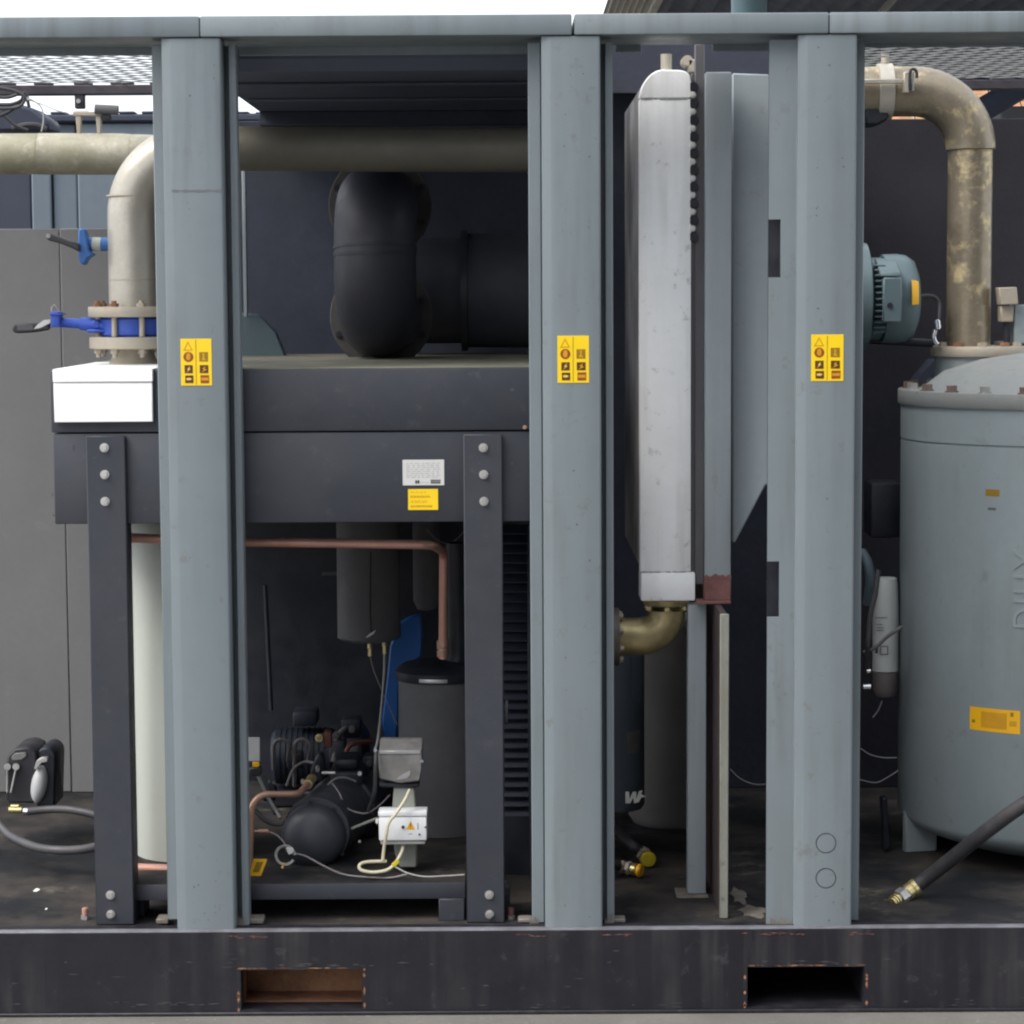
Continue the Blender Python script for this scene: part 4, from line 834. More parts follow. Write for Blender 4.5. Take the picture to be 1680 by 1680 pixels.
b = MB(); b.pprism([(421, 1414), (432, 1414), (425, 1431), (415, 1431)], .1342, .0007); b.build("print", "print_olive", t2, smooth=0, kind="stuff")
# second machine further back
YJ = 1.12; sJ = S(YJ); cj = P(520, 1240, YJ)
t2 = thing("rear_motor", "bulky dark motor and pump dimly seen behind the domed compressor", "motor", (cj.x, YJ, zt_))
xj = lambda p: P(p, 1240, YJ).x
b = MB(); b.lathe([(0, xj(446)), (38 * sJ, xj(447)), (46 * sJ, xj(454)), (46 * sJ, xj(545)), (40 * sJ, xj(552)), (0, xj(553))], (0, YJ, cj.z), 36, 'X'); b.build("motor_body", "coil_black", t2)
for k in range(9):
    q = MB(); q.lathe([(45 * sJ, xj(460 + k * 9)), (47.5 * sJ, xj(460.4 + k * 9)), (47.5 * sJ, xj(463 + k * 9)), (45 * sJ, xj(463.4 + k * 9))], (0, YJ, cj.z), 36, 'X'); q.build("cooling_fin", "coil_black", t2)
b = MB(); b.lathe([(0, xj(556)), (34 * sJ, xj(556)), (52 * sJ, xj(566)), (52 * sJ, xj(596)), (36 * sJ, xj(606)), (0, xj(607))], (0, YJ, cj.z + 4 * sJ), 36, 'X'); b.build("pump_casing", "machine_black", t2)
b = MB(); b.pbox(480, 1168, 520, 1192, YJ - .06, .10, .008, 2); b.build("terminal_box", "coil_black", t2)
b = MB(); b.box(xj(450), xj(600), YJ - .07, YJ + .07, zt_ + .001, cj.z - 52 * sJ, .006); b.build("mount", "machine_black", t2)
# actuator
Yv = .22
t2 = thing("level_drain_actuator", "grey boxed drain actuator on a pale stem with white control box", "actuator", P(665, 1425, Yv))
b = MB(); b.pprism([(620, 1233), (692, 1233), (693, 1262), (689, 1282), (656, 1285), (622, 1278)], Yv, .09, .004); b.build("housing", "actuator_grey", t2)
b = MB(); z0 = P(656, 1233, Yv).z; a, c = P(622, 1233, Yv).x, P(692, 1233, Yv).x
b.prism([(Yv + .002, z0 + .0005), (Yv + .09, z0 + .0005), (Yv + .085, z0 + .022), (Yv + .05, z0 + .024)], a, c, 'X', .002); b.build("sloped_lid", "actuator_grey", t2)
b = MB(); b.pbox(622, 1231.5, 690, 1237, Yv - .003, .003, .001); b.build("lid_edge", "rim_steel", t2)
b = MB(); b.pprism([(649, 1279), (661, 1270), (673, 1264), (673, 1271), (668, 1277), (655, 1279)], Yv - .0015, .0012); b.build("shiny_tape", "rim_steel", t2)
b = MB(); b.pbox(622, 1284.5, 688, 1292, Yv + .01, .07, .006); b.build("collar", "machine_black", t2)
for x, y in ((616, 1231), (692, 1249)):
    b = MB(); b.cyl(P(x, y, Yv - .005), P(x, y, Yv + .015), .0045, 10); b.build("screw", "chrome", t2)
b = MB(); b.pprism([(646, 1292), (680, 1292), (683, 1332), (643, 1332)], Yv + .02, .05, .004); b.build("stem", "stem_grey", t2)
b = MB(); b.pprism([(645, 1381), (684, 1381), (684, 1424), (655, 1424), (648, 1400)], Yv + .02, .05, .004); b.build("stem", "stem_grey", t2)
Yb = Yv - .03
b = MB(); b.pbox(621.5, 1340, 700, 1379, Yb, .055, .003, 2); bx = b.build("control_box", "white_plastic", t2)
b = MB(); b.pbox(620.5, 1331.5, 700.5, 1339.5, Yb - .002, .06, .002, 2); b.build("box_lid", "white_plastic", bx)
b = MB(); b.pbox(624, 1379.4, 698, 1386, Yb + .006, .04, .003); b.build("box_base", "print_grey", bx)
b = MB(); b.pprism([(666, 1361), (681, 1361), (673.5, 1347)], Yb - .0008, .0007); b.build("warning_triangle", "label_amber", bx, smooth=0)
b = MB(); b.pprism([(672.6, 1351), (674.4, 1351), (674, 1357), (673, 1357)], Yb - .0011, .0003); b.pprism([(672.9, 1358), (674.1, 1358), (674.1, 1359.4), (672.9, 1359.4)], Yb - .0011, .0003); b.build("warning_mark", "print_black", bx, smooth=0)
b = MB(); b.cyl(P(661, 1357, Yb - .004), P(661, 1357, Yb - .0002), .0042, 12); b.build("knob", "print_black", bx)
for x, y in ((688, 1369), (698, 1357)):
    b = MB(); b.cyl(P(x, y, Yb - .003), P(x, y, Yb - .0002), .0027, 10); b.build("screw", "print_black", bx)
b = MB(); b.pprism([(684.5, 1350), (686.5, 1350), (686.5, 1361), (684.5, 1361)], Yb - .0006, .0004); b.pprism([(636, 1351), (638, 1351), (637.5, 1358), (636.5, 1358)], Yb - .0006, .0004); b.pprism([(670, 1368), (677, 1367), (677, 1368.5), (670, 1369.5)], Yb - .0006, .0004); b.build("print", "print_grey", bx, smooth=0, kind="stuff")
b = MB(); b.pbox(616, 1345, 621, 1352, Yb + .01, .02, .002); b.build("cable_gland", "plate_silver", bx)
b = MB(); b.tube([P(578, 1359, .34), P(600, 1350, .30), P(618, 1343, .22)], .004, 8); b.build("pipe_stub", "stem_grey", t2)
YK = .175
b = MB(); b.tube(spline([P(672, 1296, .21), P(664, 1313, .18), P(650, 1334, YK - .01), (P(638, 1350, YK - .01)), P(634, 1368, YK - .01), P(630, 1392, YK), P(628, 1412, YK)], 8), .0042, 10)
tag(b.build("control_cable", "beige_cable"), "beige cable passing down over the front of the white control box", "cable")
b = MB(); b.tube(spline([P(662, 1386, .215), P(659, 1398, .19), P(650, 1414, .17), P(636, 1427, .16), P(612, 1431, .155), P(592, 1427, .155), P(591, 1418, .16), P(604, 1414, .17), P(634, 1413, .18)], 8), .0044, 10)
tag(b.build("control_cable", "beige_cable"), "yellowish cable curling in a flat loop on the tray under the control box", "cable")
b = MB(); b.pprism([(642, 1418), (652, 1410), (656, 1415), (646, 1424)], .16, .008, .001); tag(b.build("cable_tie", "cap_yellow"), "small yellow tie where the beige cables meet the actuator base", "cable tie")
b = MB(); b.tube(spline([P(645, 1420, .165), P(668, 1432, .15), P(696, 1438, .14), P(730, 1437, .14), P(762, 1435, .14)], 6), .0018, 6); tag(b.build("signal_wire", "print_grey"), "thin pale wire running along the tray lip to the dryer post", "wire")
b = MB(); b.tube(spline([P(545, 1285, .5), P(556, 1300, .45), P(566, 1322, .42), P(580, 1331, .4), P(602, 1334, .38), P(622, 1322, .34), P(640, 1304, .30)], 6), .0022, 6); tag(b.build("signal_wire", "grey_wire"), "dark thin wire sagging between compressor and grey actuator", "wire")
b = MB(); b.tube(spline([P(617, 1234, .21), P(616, 1262, .20), P(614, 1300, .25), P(605, 1330, .32)], 6), .005, 8); tag(b.build("black_cable", "black_rubber"), "black cable dropping beside the grey actuator housing", "cable")
# louvred coil behind the post
t2 = thing("condenser_coil", "dark louvred condenser coil in the gap beside the dryer post", "condenser", P(850, 1400, .4))
b = MB(); b.pbox(815, 862, 905, 1440, .60, .03, .002); b.build("back_sheet", "machine_black", t2)
x0, x1 = P(820, 1100, .42).x, P(866, 1100, .42).x
mesh0 = None
for i in range(30):
    z = P(850, 868 + i * 16, .42).z
    if mesh0 is None:
        b = MB(); b.prism([(.42, z - .011), (.424, z - .011), (.446, z + .009), (.442, z + .009)], x0, x1, 'X'); mesh0 = b.build("slat", "coil_black", t2); z_first = WORLD[mesh0.name].copy(); zref = z
    else: again(mesh0, z_first + Vector((0, 0, z - zref)), t2)
b = MB(); b.pbox(866.5, 862, 872, 1440, .40, .05, .002); b.build("frame", "machine_black", t2)
b = MB(); b.pbox(829, 1150, 833, 1186, .2, .02, .002); b.pbox(826, 1446, 831, 1456, .2, .01, .002); tag(b.build("loose_clip", "actuator_grey"), "tiny grey clips on the dryer post beside the louvred coil", "clip")

# ================================================================== MIDDLE BAY, UPPER
t = thing("return_bend", "large black return bend duct between two flanges above the dryer", "duct", P(618, 580, 1.0))
Y0 = 1.16; s_ = S(.95); r_ = 66 * s_
pa, pb = P(615, 338, Y0), P(617, 520, Y0)
pa.x = pb.x = P(619, 430, .95).x
pts = fillet([pa, Vector((pa.x, .84, pa.z)), Vector((pb.x, .84, pb.z)), pb], .145, 14)
b = MB(); b.tube(pts, r_, 40); b.build("bend", "duct_black", t)
for k in (14, 15):
    pc, pd = pts[k], (pts[min(k + 1, len(pts) - 1)] - pts[k - 1]).normalized(); b = MB(); b.cyl(pc - pd * .004, pc + pd * .004, r_ + .0022, 40, bev=.002); b.build("weld_bead", "duct_black", t)
for c in (pa, pb):
    b = MB(); b.lathe([(r_ * .9, -.018), (.148, -.018), (.150, -.016), (.150, 0), (r_ * .9, 0)], (c.x, Y0 - .01, c.z), 44, 'Y'); f = b.build("flange", "bend_flange", t)
    me = bolt_mesh("bolt", "machine_black", .008, .008)
    for k in range(8):
        a = R(22.5 + 45 * k); link("bolt", me, (c.x + .132 * math.cos(a), Y0 - .0282, c.z + .132 * math.sin(a)), f)
YR = 1.43; r_ = .172; zc_ = zu1 + .195
t = thing("intake_duct", "wide dusty dark duct running from behind the return bend toward the middle pillar", "duct", (P(780, 560, YR).x, YR, zu1))
b = MB(); b.lathe([(0, P(640, 500, YR).x), (r_ * .93, P(640, 500, YR).x), (r_ * .93, P(757, 500, YR).x), (0, P(757, 500, YR).x)], (0, YR, zc_), 44, 'X'); b.build("duct_length", "duct_dusty", t)
b = MB(); b.lathe([(r_ * .9, P(757.3, 500, YR).x), (r_ * 1.06, P(757.3, 500, YR).x), (r_ * 1.06, P(768, 500, YR).x), (r_ * .9, P(768, 500, YR).x)], (0, YR, zc_), 44, 'X'); b.build("duct_collar", "duct_black", t)
b = MB(); b.lathe([(0, P(768.3, 500, YR).x), (r_, P(768.3, 500, YR).x), (r_ * 1.02, P(905, 500, YR).x), (0, P(905, 500, YR).x)], (0, YR, zc_), 44, 'X'); b.build("duct_length", "duct_dusty", t)

# ================================================================== COOLER BAY
YC2 = .35
t = thing("aluminium_cooler", "tall pale aluminium cooler seen end on with rounded top and painted notch shadows", "cooler", (P(1092, 985, YC2).x, .8, P(1092, 985, YC2).z))
def X2(x, y=600): return P(x, y, YC2).x
def Z2(y, x=1092): return P(x, y, YC2).z
xl, xr = X2(1049.5), X2(1134)
b = MB(); o_ = [(X2(x, 140), Z2(y)) for x, y in ((1049.5, 161.5), (1134, 161.5), (1134, 138), (1132, 124), (1126, 117.5), (1116, 115), (1086, 114), (1077, 116), (1069, 120.5), (1062, 127), (1056, 135.5), (1052, 145), (1050, 154))]
b.prism(o_, YC2, YC2 + .07, 'Y', .003); b.build("rounded_top", "aluminium", t)
b = MB(); b.box(xl, xr, YC2, YC2 + .055, Z2(938.5), Z2(162.3), .004, 2); b.build("header_tank", "aluminium", t)
b = MB(); b.box(xl + .002, X2(1141), YC2 - .003, YC2 + .10, Z2(986), Z2(939.2), .005, 2); b.build("bottom_tank", "aluminium", t)
b = MB(); b.box(xl + .006, xr - .01, YC2 + .0705, YC2 + .95, Z2(938), Z2(140), .002); b.build("cooler_core", "core_metal", t)
b = MB()
for i in range(22):
    x0 = 1051 + i * 3.8
    for yy in (161.2, 937.6):
        if rnd.random() < .75: b.pbox(x0, yy + rnd.uniform(-.6, .2), x0 + 3.4, yy + rnd.uniform(.8, 1.8), YC2 - .0012, .002, 0)
b.build("weld_seam", "print_grey", t, smooth=0, kind="stuff")
b = MB(); c = P(1093, 116, YC2 + .06); b.cyl(c, Vector((c.x, c.y, P(1093, 89, YC2 + .06).z)), 9 * S(.4), 18); b.build("vent_stub", "flange_steel", t)
b = MB(); c = P(1128, 100, YC2 + .1); b.cyl(c, c + Vector((0, .06, 0)), 9.5 * S(.45), 18, bev=.003); b.box(c.x + .002, c.x + .02, c.y, c.y + .04, c.z - .03, c.z + .005, .003); b.build("lifting_boss", "flange_steel", t)
x0, x1 = X2(1134.5), X2(1156)
b = MB(); b.box(X2(1140), x1, YC2 + .012, YC2 + .03, Z2(960), Z2(72), .002); b.build("side_strip", "strip_metal", t)
b = MB(); b.box(xr + .0005, X2(1139.7), YC2 + .014, YC2 + .03, Z2(960), Z2(120), .001); b.build("side_strip", "strip_metal", t)
pitch_ = 27.4
me = None
for i in range(10):  # black discs painting the notch shadows down the strip
    z = Z2(142 + i * pitch_, 1138)
    if me is None:
        b = MB(); zr_ = z; b.lathe([(.0, .0008), (.012, .0008), (.0135, .012)], (X2(1137.5, 260), YC2 - .0005, z), 16, 'Y'); me = b.build("notch_shadow", "machine_black", t); w0 = WORLD[me.name].copy()
    else: again(me, w0 + Vector((0, 0, z - zr_)), t)
q0 = None
for i in range(9):
    z = Z2(142 + (i + .5) * pitch_, 1138)
    if q0 is None:
        b = MB(); zr2 = z; b.lathe([(0, -.003), (.007, -.001), (.010, .006), (.0105, .012)], (X2(1136.5, 260), YC2 - .0005, z), 16, 'Y'); q0 = b.build("tube_ridge", "plate_silver", t); w1 = WORLD[q0.name].copy()
    else: again(q0, w1 + Vector((0, 0, z - zr2)), t)
t = thing("support_plate", "upright blue grey channel with red primer foot beside the aluminium cooler", "channel", P(1178, 990, .3))
b = MB(); b.box(P(1157, 600, .32).x, P(1199.5, 600, .32).x, .32, .36, P(1178, 949, .32).z, P(1178, 118, .32).z, .004, 2); b.build("channel", "grey_paint_soft", t)
b = MB(); b.box(P(1155.5, 960, .32).x, P(1199, 960, .32).x, .3195, .361, P(1178, 985, .32).z, P(1178, 949.6, .32).z, .002)
b.box(P(1143, 988, .3).x, P(1199, 988, .3).x, .30, .36, P(1178, 991, .3).z, P(1178, 986.5, .3).z, .001); b.build("primer_foot", "red_primer", t)
b = MB(); pr = random.Random(3); top = [(1156 + i * 1.07, 945 - 2.5 * math.sin(i * .41 + 1) * math.sin(i * .13) - pr.uniform(0, 2.6)) for i in range(41)]
b.pprism([(1156, 950)] + top + [(1200, 950)], .3188, .001); b.build("chipped_paint", "red_primer", t, smooth=0)
b = MB(); b.pprism([(1201.5, 120), (1262, 122), (1262, 795), (1256, 795), (1206, 890), (1201.5, 890)], .40, .02, .003)
tag(b.build("duct_panel", "grey_paint_soft"), "grey duct side panel with slanting lower edge beside the slotted pillar", "panel")
t = thing("cooler_stand", "slim blue grey post under the cooler on a white scuffed foot plate", "post", onfloor(1145, 1470))
Yp = onfloor(1143, 1470).y
b = MB(); b.box(P(1128.5, 1230, Yp).x, P(1158.5, 1230, Yp).x, Yp, Yp + .05, FLOOR + .006, P(1145, 992, Yp).z, .003, 2); b.build("post_bar", "grey_paint_soft", t)
b = MB(); b.box(P(1110, 1475, Yp - .02).x, P(1162, 1475, Yp - .02).x, Yp - .03, Yp + .07, FLOOR + .0005, FLOOR + .0055, .002); b.build("foot_plate", "dust_patch", t)
Yq = .115
t = thing("partition_panel", "thin partition panel with cream front edge and red brown face", "partition", (P(1188, 1508, Yq).x, .6, FLOOR))
b = MB(); a, c = P(1181, 1250, Yq).x, P(1195.5, 1250, Yq).x; b.box(a, c, Yq, Yq + .01, FLOOR + .001, P(1188, 991, Yq + .2).z, .002); b.build("edge_strip", "cream_edge", t)
b = MB(); b.box(a + .002, c - .004, Yq + .0105, 1.20, FLOOR + .001, P(1188, 991, Yq + .2).z, .001); b.build("panel_face", "panel_brown", t)
# brass elbow
YE = .412; s_ = S(YE); rE = 31 * s_
t = thing("brass_elbow", "yellowed metal pipe elbow bolted under the aluminium cooler", "pipe elbow", P(1080, 1076, YE))
c0 = P(1093, 1000, YE); c1 = Vector((c0.x, YE, P(1093, 1044, YE).z)); c2 = Vector((P(1014, 1044, YE).x, YE, c1.z))
b = MB(); b.tube(fillet([c0, c1, c2], .068, 16), rE, 30, False); b.build("elbow", "brass_pipe", t)
zf0 = Z2(986) - .0008
b = MB(); b.lathe([(rE * .9, zf0 - .016), (37 * s_, zf0 - .016), (38 * s_, zf0 - .014), (38 * s_, zf0 - .001), (37 * s_, zf0), (rE * .9, zf0)], (c0.x, YE, 0), 36); f = b.build("flange", "brass_pipe", t)
me = bolt_mesh("bolt", "brass", .008, .01, 'Z')
for k in range(6):
    a = R(60 * k + 30); link("bolt", me, (c0.x + .053 * math.cos(a), YE + .053 * math.sin(a), zf0 - .028), f)
b = MB(); b.lathe([(rE * .8, -.010), (48 * s_, -.010), (48 * s_, .010), (rE * .8, .010)], (c2.x - .008, YE, c2.z), 36, 'X'); f = b.build("flange", "dim_steel", t)
me = bolt_mesh("bolt", "flange_steel", .008, .01, 'X')
for k in range(8):
    a = R(45 * k + 22); link("bolt", me, (c2.x + .0025, YE + .062 * math.cos(a), c2.z + .062 * math.sin(a)), f)
b = MB(); b.tube([Vector((c2.x - .02, YE, c2.z)), Vector((P(925, 1044, YE).x, YE, c2.z))], rE, 24); b.build("pipe_length", "dim_steel", t)
# grey canister
YG = .82; s_ = S(YG); c = P(1012, 1200, YG); r_ = 46 * s_
t = thing("oil_canister", "blue grey canister with white vinyl letter and pale label behind the pillar", "canister", P(1012, 1332, YG))
za, zb_ = P(1012, 1322, YG).z, P(1012, 1066, YG).z
b = MB(); b.lathe([(0, za - .012), (r_ * .6, za - .010), (r_ * .9, za - .004), (r_, za + .008), (r_, zb_), (0, zb_)], (c.x, YG, 0), 40); b.build("body", "canister_paint", t)
b = MB(); b.lathe([(r_ + .0005, P(0, 1155, YG).z), (r_ + .004, P(0, 1155, YG).z), (r_ + .004, zb_ - .01), (r_ + .0005, zb_ - .01)], (c.x, YG, 0), 24, 'Z', R(-62), R(-38)); b.build("side_rib", "canister_paint", t)
b = MB(); b.lathe([(r_ + .0004, P(0, 1234, YG).z), (r_ + .0012, P(0, 1234, YG).z), (r_ + .0012, P(0, 1199, YG).z), (r_ + .0004, P(0, 1199, YG).z)], (c.x, YG, 0), 10, 'Z', R(-72), R(-38)); b.build("label", "actuator_grey", t)
def wrapped(pix, cx_, cy_, rr, Y, th=.001):
    """prism of pixel outline laid onto the front of an upright cylinder"""
    q = MB(); q.pprism(pix, Y, th); return wrapmb(q, cx_, cy_, rr)
def wrapmb(q, cx_, cy_, rr):
    ys = [v.co.y for v in q.bm.verts]; y0 = max(ys)
    for v in q.bm.verts:
        k = max(-.98, min(.98, (v.co.x - cx_) / rr)); rad = rr + (y0 - v.co.y) + .0004
        a = math.asin(k); v.co.x, v.co.y = cx_ + rad * math.sin(a), cy_ - rad * math.cos(a)
    return q
yv = YG - r_
q = MB()
for pix in ([(1026, 1299), (1032, 1299), (1033, 1311), (1038, 1299), (1044, 1299), (1044, 1311), (1048, 1298), (1054, 1297), (1052, 1303), (1060, 1307), (1052, 1309), (1048, 1316), (1040, 1318), (1039, 1309), (1034, 1318), (1026, 1318)],):
    q.pprism(pix, yv - .02, .002)
q.build("vinyl_letter", "vinyl_white", t, smooth=0)
c = P(1106, 1360, 1.28); r_ = 76 * S(1.28); z0 = P(1106, 1362, 1.28 - r_).z
b = MB(); b.lathe([(0, z0 - .03), (r_ * .5, z0 - .026), (r_ * .85, z0 - .010), (r_, z0 + .02), (r_, P(1106, 1020, 1.28).z), (0, P(1106, 1000, 1.28).z)], (c.x, 1.28, 0), 48)
tag(b.build("rear_vessel", "inner_tan"), "broad rounded brownish grey vessel behind the canister and brass elbow", "vessel")
b = MB(); b.box(P(995, 1400, 1.15).x, P(1140, 1400, 1.15).x, 1.10, 1.24, FLOOR + .0008, P(1080, 1374, 1.15).z, .004)
tag(b.build("floor_channel", "machine_black"), "low black channel on the floor under the brownish grey vessel", "channel")
# capped hoses
def capped(lab, pth, cap_at, nrm, rad, capm):
    t = thing("capped_hose", lab, "hose", pth[-1], "capped drain hoses on the cooler bay floor")
    b = MB(); b.tube(spline(pth, 8), rad * .8, 14); b.build("hose", "black_rubber", t)
    d = nrm.normalized(); p = Vector(pth[-1]); L = .018
    for k in range(3):
        b = MB(); b.cyl(p + d * (L * k + .0005), p + d * (L * (k + 1) - .004), rad * (1.0 if k != 1 else 1.12), 18 if k != 1 else 6, bev=.002); b.build("ferrule" if k == 0 else "coupling_nut", "flange_steel" if k != 2 else "brass", t)
    b = MB(); b.cyl(p + d * (3 * L), p + d * (3 * L + .012), rad * 1.08, 18, bev=.003); b.build("cap", capm, t)
    b = MB(); b.lathe([(rad * .45, 0), (rad * .72, 0)], (0, 0, 0), 16)
    b.bm.free()
p3 = onfloor(1062, 1424) + Vector((0, 0, .026)); 
capped("black hose ending in a bright yellow cap, the one lying further back", [P(985, 1335, .98), P(1010, 1360, .88), P(1036, 1386, .72), p3 + Vector((-.012, .05, .006))], None, Vector((.05, -.20, -.02)), .020, "cap_yellow")
p3 = onfloor(1032, 1440) + Vector((0, 0, .024))
capped("black hose with ribbed brass end and worn amber cap near the pillar foot", [P(940, 1390, .6), P(980, 1410, .5), p3 + Vector((-.022, .02, .003))], None, Vector((.16, -.10, -.012)), .017, "label_amber")
b = MB(); b.tube(spline([P(1198, 1262, .7), P(1215, 1278, .7), P(1240, 1287, .7), P(1270, 1285, .7)], 6), .002, 6); tag(b.build("loose_wire", "grey_wire"), "thin wire sagging in the dark beside the partition panel", "wire")
for x, y, ra, rb, lab in ((1236, 1496, .040, .07, "dusty pale patch on the floor between the partition and slotted pillar"), (1212, 1470, .022, .10, "long dusty streak on the floor beside the cream panel edge")):
    c = onfloor(x, y); b = MB(); pr = random.Random(x)
    b.prism([(c.x + ra * math.cos(R(a)) * (.85 + .2 * math.sin(a * .09) + pr.uniform(-.06, .06)), c.y + rb * math.sin(R(a)) * (.85 + .2 * math.sin(a * .07) + pr.uniform(-.06, .06))) for a in range(0, 360, 6)], FLOOR + .0003, FLOOR + .0012, 'Z'); tag(b.build("dust_patch", "dust_patch", smooth=0), lab, "dirt")

# ================================================================== TANK BAY
YT = .92; cT = P(1740, 900, YT); rT = (1740 - 1478) * S(YT)
tk = thing("separator_tank", "big grey green oil separator tank with bolted domed lid and amber label", "tank", (cT.x, YT, FLOOR))
zT = lambda y, x=1478: P(x, y, YT).z
ztop, zbot = zT(663), zT(1338)
b = MB(); b.lathe([(0, zbot - .100), (rT * .35, zbot - .090), (rT * .65, zbot - .062), (rT * .86, zbot - .028), (rT * .96, zbot - .006), (rT, zbot + .02), (rT, zT(722)), (rT - .004, zT(721)), (rT - .004, zT(719)), (rT + .001, zT(718)), (rT + .001, ztop), (0, ztop)], (cT.x, YT, 0), 96); b.build("body", "tank_paint", tk)
rL = (1740 - 1472.5) * S(YT); zl0 = zT(638.5)
b = MB(); b.lathe([(rT * .9, ztop + .0005), (rL - .002, ztop + .0005), (rL, ztop + .003), (rL, zl0 - .003), (rL - .002, zl0), (rL - .065, zl0 + .001), (rL * .72, zl0 + .05), (rL * .5, zl0 + .082), (rL * .25, zl0 + .100), (0, zl0 + .106)], (cT.x, YT, 0), 96); ld = b.build("lid", "lid_paint", tk)
for k in range(24):
    a = R(15 * k + 4); x, y = cT.x + (rL - .03) * math.cos(a), YT + (rL - .03) * math.sin(a)
    q = MB(); q.cyl((x, y, zl0 + .0005), (x, y, zl0 + .004), .019, 16); q.cyl((x, y, zl0 + .0042), (x, y, zl0 + .019), .0145, 6)
    q.build("bolt", "bolt_rust" if k % 3 else "zinc", ld)
# amber label, small marks and raised letters on the shell
aw = lambda q: wrapmb(q, cT.x, YT, rT)
def strip(x0, y0, x1, y1, th=.001, n=10):
    def ang(px, py):
        t = R(-90)
        for _ in range(12):
            x = P(px, py, YT + rT * math.sin(t)).x; t = -math.acos(max(-1, min(1, (x - cT.x) / rT)))
        return t
    a0, a1 = ang(x0, y0), ang(x1, y0); am = (a0 + a1) / 2; ym = YT + rT * math.sin(am); xm = (x0 + x1) / 2
    z1, z0 = P(xm, y0, ym).z, P(xm, y1, ym).z
    q = MB(); q.lathe([(rT + .0003, z0), (rT + th, z0), (rT + th, z1), (rT + .0003, z1)], (cT.x, YT, 0), n, 'Z', a0, a1); return q
lb = strip(1591.5, 1163, 1674, 1201).build("amber_label", "label_amber", tk)
strip(1610, 1169, 1652, 1195, .0013).build("print", "print_amber", lb, kind="stuff")
for x0, y0, x1, y1, m in ((1658, 1169, 1663, 1176, "print_olive"), (1656, 1183, 1668, 1192, "print_amber"), (1595, 1180, 1600, 1185, "print_olive")): strip(x0, y0, x1, y1, .0014, 3).build("print_mark", m, lb)
strip(1617, 803, 1640, 814, .0006, 3).build("stained_tag", "print_olive", tk)
strip(1621, 833, 1634, 837, .0006, 3).build("stained_tag", "strip_metal", tk)
fc = bpy.data.curves.new("letters", 'FONT'); fc.body = "DIHX"; fc.size = .082; fc.extrude = .0015; fc.space_character = 1.15
tmp = bpy.data.objects.new("letters", fc); col.objects.link(tmp)
me_ = tmp.to_mesh(); q = MB(); q.bm.from_mesh(me_); tmp.to_mesh_clear(); bpy.data.objects.remove(tmp); bpy.data.curves.remove(fc)
bmesh.ops.subdivide_edges(q.bm, edges=[e for e in q.bm.edges if e.calc_length() > .012], cuts=2)
yf = YT - rT * .97; x_top = P(1667, 960, yf).x; z_bot = P(1655, 1036, yf).z
for v in q.bm.verts:
    tx, ty, tz = v.co; v.co = Vector((x_top + (.058 - ty), yf + .0015 - tz, z_bot + tx))
wrapmb(q, cT.x, YT, rT).build("raised_letters", "tank_paint", tk, smooth=30)
# feet gussets
for a in (189, 249, 295, 8):
    ca, sa = math.cos(R(a)), math.sin(R(a)); q = MB()
    q.prism([(rT * .80, FLOOR + .001), (rT + .004, FLOOR + .001), (rT + .004, zbot + .03), (rT * .985, zbot + .01), (rT * .80, zbot - .035)], -.012, .012, 'Y', .003)
    bmesh.ops.rotate(q.bm, verts=q.bm.verts, cent=(0, 0, 0), matrix=Matrix.Rotation(R(a), 3, 'Z')); bmesh.ops.translate(q.bm, verts=q.bm.verts, vec=(cT.x, YT, 0)); q.build("foot_gusset", "tank_paint", tk)
# nozzle flange and discharge pipe
YN = 1.12; sN = S(YN); cN = P(1606, 580, YN)
zn = lambda y: P(1606, y, YN).z
nz = thing("nozzle_flange", "rusty bolted flange ring on the short neck at the tank lid", "flange", (cN.x, YN, zn(625)))
b = MB(); b.lathe([(0, zn(640)), (72 * sN, zn(640)), (72 * sN, zn(584.5)), (0, zn(584.5))], (cN.x, YN, 0), 44); b.build("neck", "tank_paint", nz)
b = MB(); b.lathe([(0, zn(584)), (77 * sN, zn(584)), (78 * sN, zn(582)), (78 * sN, zn(569)), (77 * sN, zn(567.5)), (0, zn(567.5))], (cN.x, YN, 0), 44); f = b.build("flange_ring", "flange_steel", nz)
for k in range(10):
    a = R(36 * k + 12); x, y = cN.x + 63 * sN * math.cos(a), YN + 63 * sN * math.sin(a)
    q = MB(); q.cyl((x, y, zn(567.3)), (x, y, zn(561)), .014, 6); q.build("bolt", "flange_steel" if k % 2 else "rust", f)
xP = P(1590, 420, YN).x; rP = 36 * sN
t = thing("delivery_pipe", "weathered bronze toned pipe bending down onto the tank lid", "pipe", (xP, YN, zn(567)))
zh = P(1530, 150, YN).z
pts = fillet([Vector((P(1290, 150, YN).x, YN, zh)), Vector((xP, YN, zh)), Vector((xP, YN, zn(567.2)))], .165, 18)
k0 = 19
b = MB(); b.tube(pts[:k0 + 1], rP * 1.12, 36, False); b.build("pipe_elbow", "dull_steel" if False else "bronze_steel", t)
b = MB(); b.tube(pts[k0:], rP, 36, False); b.build("pipe_drop", "bronze_steel", t)
b = MB(); zw = pts[k0].z; b.lathe([(rP, zw - .004), (rP * 1.12, zw - .001), (rP * 1.12, zw + .002)], (xP, YN, 0), 36); b.build("weld_bead", "bronze_steel", t)
cl = thing("pipe_clamp", "steel saddle clamp and coupling band on the bronze pipe near the slotted pillar", "clamp", P(1455, 150, YN - .08))
xc0, xc1 = P(1438, 150, YN).x, P(1463, 150, YN).x
b = MB(); b.lathe([(rP * 1.13, 0), (rP * 1.26, .002), (rP * 1.26, xc1 - xc0 - .002), (rP * 1.13, xc1 - xc0)], (xc0, YN, zh), 36, 'X'); b.build("coupling_band", "dull_steel", cl)
